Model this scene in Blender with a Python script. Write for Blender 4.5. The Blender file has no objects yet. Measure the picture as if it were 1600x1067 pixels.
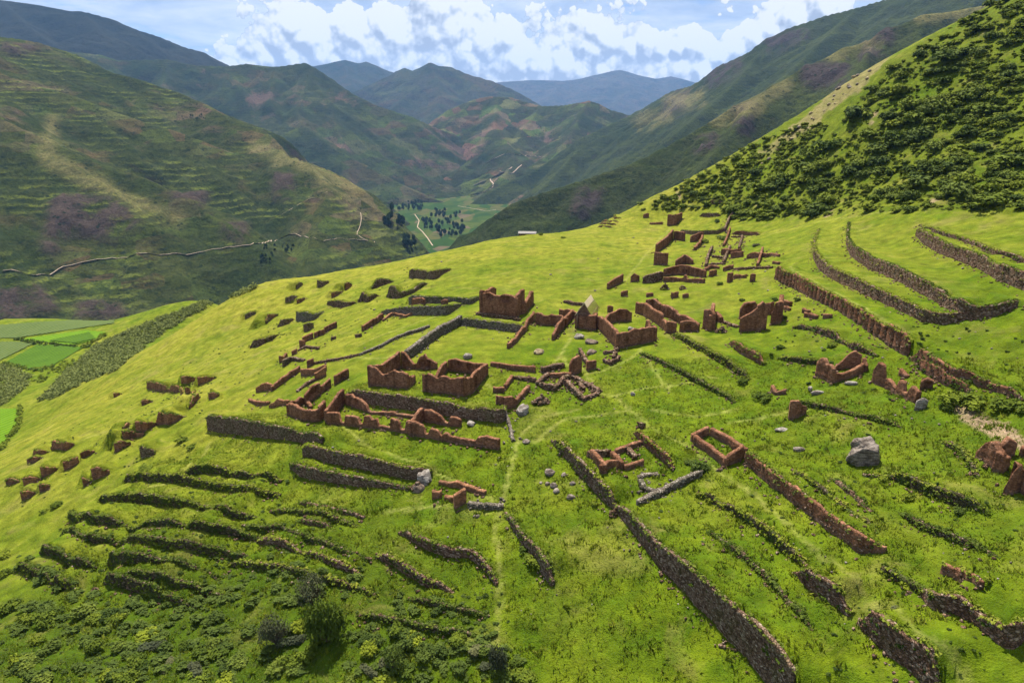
import bpy, math, random, numpy as np
from mathutils import Vector
random.seed(7); RNG = np.random.default_rng(7)
R_ = math.radians
scene = bpy.context.scene
COL = scene.collection

# ------------------------------------------------------------------ camera
PITCH, F, CX, CY = R_(17.4), 1062.0, 800.0, 533.5      # photo frame 1600 x 1067
cam_data = bpy.data.cameras.new('camera')
cam_data.sensor_fit = 'HORIZONTAL'; cam_data.sensor_width = 36.0
cam_data.lens = 36.0 * F / 1600.0
cam_data.clip_start = 1.0; cam_data.clip_end = 60000.0
cam = bpy.data.objects.new('camera', cam_data); COL.objects.link(cam)
cam.location = (0, 0, 0); cam.rotation_euler = (math.pi / 2 - PITCH, 0, 0)
scene.camera = cam

# ------------------------------------------------------------------ sun, sky, exposure
SUN_AZ, SUN_EL = R_(14), R_(64)        # azimuth to the left of the view axis
to_sun = Vector((-math.sin(SUN_AZ) * math.cos(SUN_EL), math.cos(SUN_AZ) * math.cos(SUN_EL), math.sin(SUN_EL)))
sun_data = bpy.data.lights.new('sun', 'SUN'); sun_data.energy = 4.8; sun_data.angle = R_(1.5)
sun_data.color = (1.0, 0.945, 0.84)
sun = bpy.data.objects.new('sun', sun_data); COL.objects.link(sun)
sun.rotation_euler = to_sun.to_track_quat('Z', 'Y').to_euler(); sun.location = (0, 0, 300)

vs = scene.view_settings
vs.view_transform = 'Standard'; vs.look = 'None'; vs.gamma = 1.0; vs.use_curve_mapping = False
vs.exposure = 1.12
scene.cycles.use_denoising = True
scene.cycles.max_bounces = 5; scene.cycles.diffuse_bounces = 3; scene.cycles.glossy_bounces = 1
scene.cycles.transmission_bounces = 2; scene.cycles.transparent_max_bounces = 8; scene.cycles.volume_bounces = 0

SKY_K = 0.085; PUFF = 1.6; DECK_OFF = (3.7, 1.3, 0)
class NT:
    """small node-tree helper"""
    def __init__(s, tree): s.t = tree; s.t.nodes.clear()
    def n(s, typ, **kw):
        nd = s.t.nodes.new(typ)
        for k, v in kw.items():
            if k.startswith('i_'):
                nd.inputs[k[2:].replace('_', ' ')].default_value = v
            else: setattr(nd, k, v)
        return nd
    def l(s, a, b): s.t.links.new(a, b)
    def noise(s, scale, detail=4, rough=.55, vec=None, dist=0.0, dim='3D', lac=2.0):
        nd = s.n('ShaderNodeTexNoise'); nd.noise_dimensions = dim
        nd.inputs['Scale'].default_value = scale; nd.inputs['Detail'].default_value = detail
        nd.inputs['Roughness'].default_value = rough; nd.inputs['Distortion'].default_value = dist
        if vec is not None: s.l(vec, nd.inputs['Vector'])
        return nd.outputs['Fac']
    def ramp(s, fac, stops, interp='LINEAR'):
        nd = s.n('ShaderNodeValToRGB'); cr = nd.color_ramp; cr.interpolation = interp
        while len(cr.elements) > 1: cr.elements.remove(cr.elements[-1])
        for i, (p, c) in enumerate(stops):
            e = cr.elements[0] if i == 0 else cr.elements.new(p)
            e.position = p
            e.color = (c, c, c, 1) if isinstance(c, (int, float)) else (*c, 1)
        s.l(fac, nd.inputs['Fac']); return nd.outputs['Color']
    def mix(s, fac, a, b, mode='MIX'):
        nd = s.n('ShaderNodeMix'); nd.data_type = 'RGBA'; nd.blend_type = mode
        for sock, v in ((nd.inputs[0], fac), (nd.inputs[6], a), (nd.inputs[7], b)):
            if isinstance(v, (int, float)): sock.default_value = v if sock.type == 'VALUE' else (v, v, v, 1)
            elif isinstance(v, tuple): sock.default_value = (*v, 1)
            else: s.l(v, sock)
        return nd.outputs[2]
    def math(s, op, a, b=None, clamp=False):
        nd = s.n('ShaderNodeMath'); nd.operation = op; nd.use_clamp = clamp
        for i, v in enumerate((a, b)):
            if v is None: continue
            if isinstance(v, (int, float)): nd.inputs[i].default_value = v
            else: s.l(v, nd.inputs[i])
        return nd.outputs[0]

world = bpy.data.worlds.new('World'); scene.world = world; world.use_nodes = True
w = NT(world.node_tree)
sky = w.n('ShaderNodeTexSky'); sky.sky_type = 'NISHITA'; sky.sun_disc = False
sky.sun_elevation = SUN_EL; sky.sun_rotation = 2 * math.pi - SUN_AZ
sky.altitude = 3600; sky.air_density = 1.0; sky.dust_density = 0.6; sky.ozone_density = 2.0

tc = w.n('ShaderNodeTexCoord'); DIR = tc.outputs['Generated']
sep = w.n('ShaderNodeSeparateXYZ'); w.l(DIR, sep.inputs[0])
# high cloud deck: the direction is projected on a plane far above so that the sheets shrink towards the horizon
zc = w.math('ADD', w.math('MAXIMUM', sep.outputs['Z'], 0.0), 0.12)
cv = w.n('ShaderNodeCombineXYZ'); w.l(w.math('DIVIDE', sep.outputs['X'], zc), cv.inputs[0]); w.l(w.math('DIVIDE', sep.outputs['Y'], zc), cv.inputs[1])
warp = w.n('ShaderNodeVectorMath'); warp.operation = 'ADD'; w.l(cv.outputs[0], warp.inputs[0]); warp.inputs[1].default_value = DECK_OFF
n1 = w.noise(0.42, 5, .60, warp.outputs[0], dist=.6); n2 = w.noise(1.5, 5, .62, warp.outputs[0], dist=.4)
cover = w.math('ADD', w.math('MULTIPLY', n1, .7), w.math('MULTIPLY', n2, .3))
cm = w.ramp(cover, [(.36, 0.0), (.47, 1.0)])
shade = w.ramp(n2, [(.36, (.215, .265, .35)), (.5, (.30, .34, .405)), (.66, (.41, .43, .46))])
skyc = w.mix(1.0, sky.outputs[0], (SKY_K * .36, SKY_K * .66, SKY_K * 1.0), 'MULTIPLY')
fin = w.mix(w.math('MULTIPLY', cm, .93), skyc, shade)
bg = w.n('ShaderNodeBackground'); out = w.n('ShaderNodeOutputWorld')
w.l(fin, bg.inputs['Color']); bg.inputs['Strength'].default_value = 1.0
w.l(bg.outputs[0], out.inputs['Surface'])

# ------------------------------------------------------------------ numpy helpers: noise, rays
_perm = RNG.permutation(512).astype(np.int64)
_ang = RNG.random(512) * 2 * np.pi
_gx, _gy = np.cos(_ang), np.sin(_ang)
def perlin(x, y, seed=0):
    x = np.asarray(x, float); y = np.asarray(y, float)
    xi = np.floor(x).astype(np.int64); yi = np.floor(y).astype(np.int64)
    xf = x - xi; yf = y - yi
    u = xf * xf * xf * (xf * (xf * 6 - 15) + 10); v = yf * yf * yf * (yf * (yf * 6 - 15) + 10)
    def g(ix, iy, dx, dy):
        h = _perm[(_perm[(ix + seed * 57) & 511] + iy) & 511]
        return _gx[h] * dx + _gy[h] * dy
    a = g(xi, yi, xf, yf); b = g(xi + 1, yi, xf - 1, yf)
    c = g(xi, yi + 1, xf, yf - 1); d = g(xi + 1, yi + 1, xf - 1, yf - 1)
    return (a + u * (b - a)) * (1 - v) + (c + u * (d - c)) * v
def fbm(x, y, oct=4, seed=0, gain=.5):
    s = 0; a = 1.0
    for k in range(oct):
        s = s + a * perlin(x * 2 ** k + 17.3 * k, y * 2 ** k - 9.1 * k, seed + k); a *= gain
    return s
def ridged(x, y, oct=4, seed=0):
    s = 0; a = 1.0; tot = 0
    for k in range(oct):
        s = s + a * (1 - 2 * np.abs(perlin(x * 2 ** k + 31.7 * k, y * 2 ** k + 4.3 * k, seed + k))); tot += a; a *= .5
    return s / tot
def sstep(a, b, x):
    t = np.clip((x - a) / (b - a), 0, 1); return t * t * (3 - 2 * t)
cp, sp = math.cos(PITCH), math.sin(PITCH)
def ray(px, py):
    u = (np.asarray(px, float) - CX) / F; v = -(np.asarray(py, float) - CY) / F
    return np.stack([u, cp + v * sp, -sp + v * cp], -1)
def at_y(px, py, Y):
    d = ray(px, py); return d * (np.asarray(Y, float) / d[..., 1])[..., None]
def at_z(px, py, Z):
    d = ray(px, py); return d * (np.asarray(Z, float) / d[..., 2])[..., None]
def project(p):
    p = np.asarray(p, float)
    dep = p[..., 1] * cp - p[..., 2] * sp; up = p[..., 1] * sp + p[..., 2] * cp
    return np.stack([CX + F * p[..., 0] / dep, CY - F * up / dep], -1), dep

def in_poly(P, u, v):
    P = np.asarray(P, float); r = np.zeros(np.shape(u), bool); n = len(P)
    for i in range(n):
        (x0, y0), (x1, y1) = P[i], P[(i + 1) % n]
        c = ((y0 > v) != (y1 > v)) & (u < (x1 - x0) * (v - y0) / (y1 - y0 + 1e-12) + x0); r ^= c
    return r
# ------------------------------------------------------------------ object helpers
def mesh_obj(name, verts, faces, mat=None, parent=None, smooth=True, link=True):
    me = bpy.data.meshes.new(name)
    verts = np.asarray(verts, np.float32)
    if isinstance(faces, np.ndarray):
        k = faces.shape[1]; nf = faces.shape[0]
        me.vertices.add(len(verts)); me.vertices.foreach_set('co', verts.ravel())
        me.loops.add(nf * k); me.loops.foreach_set('vertex_index', faces.astype(np.int32).ravel())
        me.polygons.add(nf)
        me.polygons.foreach_set('loop_start', np.arange(0, nf * k, k, dtype=np.int32))
        me.polygons.foreach_set('loop_total', np.full(nf, k, np.int32))
        me.update(calc_edges=True)
    else:
        me.from_pydata([tuple(v) for v in verts], [], [tuple(f) for f in faces]); me.update()
    if smooth: me.polygons.foreach_set('use_smooth', np.ones(len(me.polygons), bool))
    if mat is not None:
        for m in (mat if isinstance(mat, (list, tuple)) else [mat]): me.materials.append(m)
    ob = bpy.data.objects.new(name, me)
    if link: COL.objects.link(ob)
    if parent is not None: ob.parent = parent
    return ob
def empty(name, loc=(0, 0, 0)):
    o = bpy.data.objects.new(name, None); o.location = loc; COL.objects.link(o); return o
def tag(o, label=None, cat=None, group=None, kind=None):
    if label: o['label'] = label
    if cat:
        o['category'] = cat; o['kind'] = 'thing'
    if group: o['group'] = group
    if kind: o['kind'] = kind
    return o
def attr(ob, name, vals):
    a = ob.data.attributes.new(name, 'FLOAT', 'POINT'); a.data.foreach_set('value', np.asarray(vals, np.float32))
def grid_faces(nx, ny):
    i, j = np.meshgrid(np.arange(nx - 1), np.arange(ny - 1)); a = (j * nx + i).ravel()
    return np.stack([a, a + 1, a + nx + 1, a + nx], 1)

# ------------------------------------------------------------------ materials
def new_mat(name):
    m = bpy.data.materials.new(name); m.use_nodes = True; return m, NT(m.node_tree)
def finish(t, color, rough=.9, bump=None, bstr=.5, bdist=.2, spec=.15, transl=None, nrm=None):
    o = t.n('ShaderNodeOutputMaterial'); b = t.n('ShaderNodeBsdfPrincipled')
    if isinstance(color, tuple): b.inputs['Base Color'].default_value = (*color, 1)
    else: t.l(color, b.inputs['Base Color'])
    b.inputs['Roughness'].default_value = rough; b.inputs['Specular IOR Level'].default_value = spec
    if bump is not None:
        bn = t.n('ShaderNodeBump'); bn.inputs['Strength'].default_value = bstr; bn.inputs['Distance'].default_value = bdist
        t.l(bump, bn.inputs['Height']); t.l(bn.outputs[0], b.inputs['Normal'])
    if nrm is not None: t.l(nrm, b.inputs['Normal'])
    if transl:
        tr = t.n('ShaderNodeBsdfTranslucent'); ms = t.n('ShaderNodeMixShader'); ms.inputs[0].default_value = transl
        if isinstance(color, tuple): tr.inputs['Color'].default_value = (*color, 1)
        else: t.l(color, tr.inputs['Color'])
        t.l(b.outputs[0], ms.inputs[1]); t.l(tr.outputs[0], ms.inputs[2]); t.l(ms.outputs[0], o.inputs['Surface'])
    else: t.l(b.outputs[0], o.inputs['Surface'])
def pos(t): return t.n('ShaderNodeNewGeometry').outputs['Position']
def at_attr(t, name):
    a = t.n('ShaderNodeAttribute'); a.attribute_name = name; return a.outputs['Fac']
def scaled(t, vec, s):
    m = t.n('ShaderNodeVectorMath'); m.operation = 'MULTIPLY'; t.l(vec, m.inputs[0]); m.inputs[1].default_value = s
    return m.outputs[0]

def mat_ground():
    m, t = new_mat('meadow'); p = pos(t)
    big = t.noise(.035, 4, .6, p); mid = t.noise(.22, 5, .6, p); fine = t.noise(1.6, 5, .65, p); micro = t.noise(6.0, 3, .6, p)
    lush = t.mix(t.ramp(mid, [(.36, 0), (.66, 1)]), (.062, .108, .004), (.125, .165, .006))
    dry = t.mix(t.ramp(mid, [(.35, 0), (.65, 1)]), (.190, .195, .014), (.270, .245, .034))
    d = t.math('ADD', at_attr(t, 'dry'), t.math('MULTIPLY', t.math('SUBTRACT', big, .5), 1.1))
    d = t.math('ADD', d, t.math('MULTIPLY', t.math('SUBTRACT', fine, .5), .5), True)
    c = t.mix(d, lush, dry)
    dark = t.math('ADD', at_attr(t, 'scrub'), t.math('MULTIPLY', t.math('SUBTRACT', fine, .55), 1.4))
    dark = t.math('MULTIPLY', dark, t.ramp(at_attr(t, 'scrub'), [(0, .25), (.35, 1)]), True)
    c = t.mix(dark, c, (.040, .070, .005))
    c = t.mix(t.ramp(fine, [(.62, 0), (.78, .55)]), c, (.20, .19, .04))
    c = t.mix(t.ramp(micro, [(.38, .40), (.54, 0)]), c, (.045, .070, .004))
    soil = t.mix(fine, (.20, .13, .075), (.36, .26, .17))
    pth = t.math('MULTIPLY', at_attr(t, 'path'), t.ramp(fine, [(.3, .05), (.65, .6)]), True)
    c = t.mix(pth, c, t.mix(mid, (.33, .30, .10), (.26, .26, .06)))
    c = t.mix(t.math('MULTIPLY', at_attr(t, 'soil'), t.ramp(fine, [(.3, .5), (.55, 1)]), True), c, soil)
    c = t.mix(t.ramp(t.noise(.11, 5, .65, p, dist=.6), [(.56, 0), (.70, .55)]), c, (.19, .165, .045))
    c = t.mix(t.ramp(t.noise(.085, 5, .65, scaled(t, p, (1, 1, 2)), dist=.8), [(.56, 0), (.70, .6)]), c, (.060, .105, .005))
    c = t.mix(1.0, c, t.ramp(t.noise(.45, 4, .6, p), [(.3, .66), (.7, 1.25)]), 'MULTIPLY')
    h = t.math('ADD', t.math('MULTIPLY', fine, .7), t.math('MULTIPLY', micro, .3))
    finish(t, c, .95, h, 1.0, .6, .05)
    return m
def mat_mountain(name, greens, rock, fields=0.0, terr=0.0, scale=1.0, slope=(.55, .80), pink=0.0):
    m, t = new_mat(name); p = pos(t); g = t.n('ShaderNodeNewGeometry')
    s = t.n('ShaderNodeSeparateXYZ'); t.l(g.outputs['Normal'], s.inputs[0])
    ps = t.n('ShaderNodeSeparateXYZ'); t.l(p, ps.inputs[0])
    a = t.noise(.0022 * scale, 6, .62, p); b = t.noise(.012 * scale, 6, .65, p, dist=.4); c_ = t.noise(.05 * scale, 5, .65, p)
    col = t.mix(t.ramp(a, [(.36, 0), (.64, 1)]), greens[0], greens[1])
    col = t.mix(t.ramp(b, [(.45, 0), (.62, .8)]), col, greens[2])
    col = t.mix(t.ramp(c_, [(.52, 0), (.68, .6)]), col, tuple(v * .35 for v in greens[0]))
    if fields:
        vv = t.n('ShaderNodeTexVoronoi'); vv.inputs['Scale'].default_value = .0105 * scale; vv.inputs['Randomness'].default_value = .9
        t.l(scaled(t, p, (1, .7, 2.2)), vv.inputs['Vector'])
        fs = t.n('ShaderNodeSeparateColor'); t.l(vv.outputs['Color'], fs.inputs[0])
        fc = t.ramp(fs.outputs[0], [(0, (.16, .075, .05)), (.25, (.20, .13, .085)), (.42, (.10, .13, .02)), (.62, (.065, .11, .015)), (.8, (.15, .15, .05)), (1, (.09, .07, .035))], 'CONSTANT')
        fm = t.math('MULTIPLY', t.ramp(a, [(.44, 0), (.56, 1)]), t.ramp(fs.outputs[1], [(.35, 0), (.5, 1)]))
        col = t.mix(t.math('MULTIPLY', fm, fields), col, fc)
    if terr:
        wz = t.math('ADD', t.math('MULTIPLY', ps.outputs[2], .085), t.math('MULTIPLY', t.noise(.006, 5, .65, p), 3.5))
        fr = t.math('FRACT', wz)
        band = t.ramp(fr, [(0, 0), (.10, 1), (.32, .8), (.45, 0)])
        tm = t.math('MULTIPLY', band, t.ramp(t.noise(.006, 4, .65, p), [(.48, 0), (.60, 1)]))
        tm = t.math('MULTIPLY', tm, t.ramp(c_, [(.40, 0), (.55, 1)]))
        col = t.mix(t.math('MULTIPLY', tm, terr * .8), col, (.12, .14, .022))
        band2 = t.ramp(fr, [(.6, 0), (.75, 1), (1, .3)])
        col = t.mix(t.math('MULTIPLY', t.math('MULTIPLY', band2, t.ramp(c_, [(.42, 0), (.56, 1)])), terr * .8), col, (.012, .020, .007))
    if pink:
        col = t.mix(t.math('MULTIPLY', t.ramp(t.noise(.0035, 5, .65, p, dist=.5), [(.58, 0), (.66, 1)]), pink), col, (.16, .085, .075))
    rk = t.mix(t.noise(.03 * scale, 5, .65, scaled(t, p, (1, 1, .25))), tuple(v * .45 for v in rock), tuple(v * 1.45 for v in rock))
    sl = t.math('ADD', s.outputs[2], t.math('MULTIPLY', t.math('SUBTRACT', b, .5), .35))
    col = t.mix(t.ramp(sl, [(slope[0], 1), (slope[1], 0)]), col, rk)
    col = t.mix(t.math('MULTIPLY', at_attr(t, 'rockface'), t.ramp(b, [(.38, 0), (.52, 1)])), col, rk)
    col = t.mix(t.math('MULTIPLY', at_attr(t, 'tan'), t.ramp(c_, [(.3, .4), (.6, 1)])), col, (.17, .145, .055))
    vs_ = t.n('ShaderNodeTexVoronoi'); vs_.inputs['Scale'].default_value = .055 * scale; t.l(p, vs_.inputs['Vector'])
    dots = t.math('MULTIPLY', t.ramp(vs_.outputs['Distance'], [(.18, 1), (.34, 0)]), t.ramp(b, [(.44, 0), (.58, 1)]))
    col = t.mix(t.math('MULTIPLY', dots, .85), col, (.008, .016, .005))
    fn = t.noise(.16 * scale, 4, .7, p)
    col = t.mix(1.0, col, t.ramp(fn, [(.3, .62), (.7, 1.4)]), 'MULTIPLY')
    h = t.math('ADD', t.math('MULTIPLY', b, .7), t.math('ADD', t.math('MULTIPLY', c_, .25), t.math('MULTIPLY', fn, .08)))
    finish(t, col, .95, h, 1.0, 20.0 / scale, .03)
    return m
# ================================================================== LARGE STRUCTURE: the hillside of the site
CTRL = [  # photo pixel and height relative to the camera of points on the bare slope
 (0,1067,-68),(200,1067,-66),(400,1067,-63.5),(600,1067,-61.5),(800,1067,-60),(1000,1067,-55.5),(1200,1067,-51),(1400,1067,-46.5),(1600,1067,-43),
 (0,870,-76),(200,900,-67),(400,900,-62),(600,900,-58),(800,900,-55.5),(1000,900,-51.5),(1200,900,-47.5),(1400,900,-43.5),(1600,900,-40),
 (0,760,-79),(100,700,-75),(200,750,-69.5),(400,750,-59),(600,750,-54),(800,750,-51),(1000,750,-48.3),(1200,750,-45),(1400,750,-41),(1600,750,-37.5),
 (200,650,-71),(300,600,-68),(400,600,-60),(500,600,-53.5),(600,600,-48),(700,600,-46.8),(850,600,-46.2),(1000,600,-44.8),(1200,600,-41.8),(1400,600,-38),(1600,600,-33.5),
 (400,500,-66),(500,500,-57),(600,500,-50.3),(700,500,-46.5),(800,500,-44.8),(1000,500,-43.3),(1200,500,-39.5),(1400,500,-33),(1600,500,-28.5),
 (500,430,-59),(600,430,-52),(700,430,-46.5),(800,430,-44),(1000,430,-42.3),(1200,430,-37),(1400,430,-29.5),(1600,430,-24.5),
 (600,412,-53),(700,390,-46.5),(800,371,-43.2),(900,371,-42),(1000,370,-41.3),(1100,370,-39),(1200,370,-35.3),(1400,370,-26.2),(1600,370,-21.8),
 (400,447,-62),(200,560,-92),(100,600,-98),(0,690,-101),(100,540,-112),(0,500,-117),(200,497,-111),(330,473,-102),
 (1060,335,-37),(1200,350,-34),(1300,342,-27.6),(1430,335,-22),(1600,330,-18.5),
]
CTRL_Y = [ # photo pixel and forward distance (near or above eye level)
 (960,338,325),(1030,305,330),(1100,268,332),(1200,212,325),(1300,150,312),(1400,90,300),(1500,40,292),(1600,-8,284),(1750,-60,270),
 (1600,200,205),(1600,100,240),(1450,200,240),(1300,250,262),(1200,290,285),(1450,270,210),(1350,300,232),
]
CTRL_W = [(0,345,-70),(-70,340,-90),(70,400,-85),(-150,345,-108),(-150,470,-200),(0,480,-210),(110,460,-95),(160,420,-40),(260,420,20),(400,300,110),(400,120,70),
 (300,60,30),(300,0,5),(150,10,-30),(0,10,-72),(-150,20,-88),(-150,110,-95),(-260,150,-116),(-350,300,-135),(-420,420,-170),(-300,520,-200),(-500,200,-200),(0,-50,-80),(200,-60,-30),(-250,0,-120),(-330,380,-122)]
pts = [at_z(a, b, c) for a, b, c in CTRL] + [at_y(a, b, c) for a, b, c in CTRL_Y] + [np.array(q, float) for q in CTRL_W]
pts = np.array(pts)
def tps_fit(P, lam=2.0):
    n = len(P); xy = P[:, :2] / 100.0
    r2 = ((xy[:, None] - xy[None]) ** 2).sum(-1)
    K = np.where(r2 > 0, r2 * np.log(np.maximum(r2, 1e-12)) * .5, 0) + np.eye(n) * lam * 1e-3
    A = np.zeros((n + 3, n + 3)); A[:n, :n] = K; A[:n, n] = 1; A[:n, n + 1:] = xy; A[n, :n] = 1; A[n + 1:, :n] = xy.T
    return np.linalg.solve(A, np.concatenate([P[:, 2], np.zeros(3)])), xy
TW, TXY = tps_fit(pts)
def tps(x, y):
    x = np.asarray(x) / 100.0; y = np.asarray(y) / 100.0
    z = TW[-3] + TW[-2] * x + TW[-1] * y
    for k in range(len(TXY)):
        r2 = (x - TXY[k, 0]) ** 2 + (y - TXY[k, 1]) ** 2
        z = z + TW[k] * .5 * r2 * np.log(np.maximum(r2, 1e-12))
    return z
def axis(lo, d0, d1, hi, step, grow):
    a = list(np.arange(d0, d1 + 1e-6, step)); s = step; v = a[-1]
    while v < hi: s = min(s * grow, 18); v += s; a.append(v)
    s = step; v = a[0]; pre = []
    while v > lo: s = min(s * grow, 18); v -= s; pre.append(v)
    return np.array(pre[::-1] + a)
GXS = axis(-760, -105, 150, 620, .60, 1.04); GYS = axis(-80, 52, 255, 760, .60, 1.04)
NXG, NYG = len(GXS), len(GYS)
XX, YY = np.meshgrid(GXS, GYS)
ZZ = tps(XX, YY)
# the hill falls away to the deep valleys outside the site
fall = np.maximum(0, np.maximum((-XX - 330) / 1.0, np.maximum((YY - 430) * 1.0, 0)))
ZZ = ZZ - .55 * fall - .0004 * fall ** 2
ZZ = ZZ + .9 * fbm(XX / 30, YY / 30, 3, 3) * sstep(45, 80, YY)
def idx(axis_, v):
    i = np.clip(np.searchsorted(axis_, v) - 1, 0, len(axis_) - 2)
    return i, (v - axis_[i]) / (axis_[i + 1] - axis_[i])
def gz(x, y, Z=None):
    Z = ZZ if Z is None else Z
    x = np.asarray(x, float); y = np.asarray(y, float)
    i, u = idx(GXS, x); j, v = idx(GYS, y)
    return (Z[j, i] * (1 - u) + Z[j, i + 1] * u) * (1 - v) + (Z[j + 1, i] * (1 - u) + Z[j + 1, i + 1] * u) * v
_TY = np.concatenate([np.arange(30, 330, .5), np.arange(330, 700, 2.0)])
def G(px, py):
    """point of the ground seen at a photo pixel (first hit along the ray)"""
    d = ray(px, py); d = d / d[..., 1:2]
    one = d.ndim == 1
    if one: d = d[None]
    P = d[:, None, :] * _TY[None, :, None]
    below = P[..., 2] < gz(P[..., 0], P[..., 1])
    k = np.argmax(below, 1); k = np.where(below.any(1), np.maximum(k, 1), len(_TY) - 1)
    lo, hi = _TY[k - 1].copy(), _TY[k].copy()
    for _ in range(12):
        mid = (lo + hi) / 2; q = d * mid[:, None]
        b = q[:, 2] < gz(q[:, 0], q[:, 1]); hi = np.where(b, mid, hi); lo = np.where(b, lo, mid)
    q = d * hi[:, None]; q[:, 2] = gz(q[:, 0], q[:, 1])
    return q[0] if one else q
# ================================================================== far mountains
FLOOR = -310.0
HAZE = 3.4e-5
def seg_dist(X, Y, A, B):
    ax, ay, az = A; bx, by, bz = B
    dx, dy = bx - ax, by - ay; L2 = dx * dx + dy * dy + 1e-9
    t = np.clip(((X - ax) * dx + (Y - ay) * dy) / L2, 0, 1)
    return np.hypot(X - ax - t * dx, Y - ay - t * dy), az + t * (bz - az), t * math.sqrt(L2)
ROADS = []
def mountain(name, spines, res, mat, slope=.55, rough=40, spur=260, glen=260, box=None, seed=1, marks=(), flank=1.0, depth=6, stop=1.0, edge=None):
    """ridge lines traced from the photograph at their distance; side spurs branch off them twice and every point takes the highest of the slopes"""
    r = np.random.default_rng(seed * 13 + 5)
    S = [[at_y(*q) for q in sp_] for sp_ in spines]
    x = np.arange(box[0], box[1], res); y = np.arange(box[2], box[3], res); X, Y = np.meshgrid(x, y)
    wob = glen * .10
    WX = X + wob * fbm(X / glen * 2.2, Y / glen * 2.2, 3, seed); WY = Y + wob * fbm(X / glen * 2.2 + 50, Y / glen * 2.2, 3, seed + 5)
    Z = np.full(X.shape, -9e3); D = np.full(X.shape, 9e3)
    def carve(line, sl, reach):
        for a, b in zip(line[:-1], line[1:]):
            zr = (max(a[2], b[2]) - FLOOR + 60) / sl; rr = min(zr, reach)
            if rr <= 0: continue
            i0, i1 = np.searchsorted(x, min(a[0], b[0]) - rr), np.searchsorted(x, max(a[0], b[0]) + rr)
            j0, j1 = np.searchsorted(y, min(a[1], b[1]) - rr), np.searchsorted(y, max(a[1], b[1]) + rr)
            if i1 <= i0 or j1 <= j0: continue
            w_ = (slice(j0, j1), slice(i0, i1))
            d0, z, _ = seg_dist(X[w_], Y[w_], a, b); d1, _, _ = seg_dist(WX[w_], WY[w_], a, b)
            f = sstep(0, wob * 2.5, d0); d = d0 * (1 - f) + d1 * f
            zz = z - sl * d * (1 - .15 * sstep(0, 2200, d)); Zw = Z[w_]; m = zz > Zw
            Z[w_] = np.where(m, zz, Zw); D[w_] = np.where(m, d0, D[w_])
    def grow(line, level, sp_len, gap):
        """side spurs of a ridge line"""
        P = np.array(line); L = np.concatenate([[0], np.cumsum(np.hypot(*(P[1:, :2] - P[:-1, :2]).T))])
        s = gap * r.uniform(.2, .8); side = 1
        while s < L[-1]:
            p = np.array([np.interp(s, L, P[:, k]) for k in range(3)]); k = min(np.searchsorted(L, s), len(P) - 1); t = P[k, :2] - P[k - 1, :2]; t = t / (np.linalg.norm(t) + 1e-9)
            for sd in ((1, -1) if level == 1 else (side,)):
                ang = sd * (math.pi / 2 + r.uniform(-.45, .45)) if level == 1 else sd * r.uniform(.7, 1.15)
                dx = np.array([t[0] * math.cos(ang) - t[1] * math.sin(ang), t[0] * math.sin(ang) + t[1] * math.cos(ang)])
                if level == 1 and dx[1] > .35: continue
                ln = [p.copy()]; q = p.copy(); st = sp_len / depth; dr = slope * (r.uniform(.62, .9) if level == 1 else r.uniform(.8, .98)); first = True
                for j in range(depth * 3 if level == 1 else depth):
                    a = r.normal() * .22; dx = np.array([dx[0] * math.cos(a) - dx[1] * math.sin(a), dx[0] * math.sin(a) + dx[1] * math.cos(a)])
                    q = q + np.array([dx[0] * st, dx[1] * st, -st * dr * (1.25 if j < 1 else r.uniform(.75, 1.2))]); ln.append(q.copy())
                    if q[2] < FLOOR: break
                LINES.append((ln, level))
            side = -side; s += gap * r.uniform(.6, 1.5)
    LINES = []
    for line in S: carve(line, slope * 1.12 * flank, 9e3)
    for k, line in enumerate(S): grow(line if (k or stop >= 1) else line[:max(2, int(len(line) * stop))], 1, spur * 2.2, spur)
    for ln, lv in list(LINES): grow(ln, 2, spur * 1.0, spur * .5)
    for ln, lv in LINES: carve(ln, slope * (1.25 if lv == 1 else 1.45), spur * (2.6 if lv == 1 else 1.2))
    amp = sstep(0, glen * .5, D)
    Z = Z + rough * (ridged(X / glen * 1.5, Y / glen * 1.5, 6, seed + 9) - .3) * (.12 + .88 * amp) + rough * .22 * fbm(X / (glen * .10), Y / (glen * .10), 3, seed + 4) * (.3 + amp)
    if edge is not None:    # the mountain's right flank drops to the valley floor
        uv_, _ = project(np.stack([X, Y, Z], -1)); bx_ = np.interp(uv_[..., 1], [e_[1] for e_ in edge], [e_[0] for e_ in edge])
        Z = Z - 2.2 * np.maximum(0, uv_[..., 0] - bx_ - 16 + 10 * fbm(X / 120, Y / 120, 3, seed)) * sstep(200, 260, uv_[..., 1])
    F_ = grid_faces(len(x), len(y)); zf = Z.ravel()
    keep = zf[F_].max(1) > FLOOR - 40
    F_ = F_[keep]; used = np.unique(F_); remap = -np.ones(len(zf), np.int64); remap[used] = np.arange(len(used))
    V = np.stack([X.ravel(), Y.ravel(), zf], 1)[used]; F_ = remap[F_]
    ob = mesh_obj(name, V, F_, mat); tag(ob, kind='structure')
    rf = np.zeros(len(V)); tn = np.zeros(len(V)); uv, dep = project(V)
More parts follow.
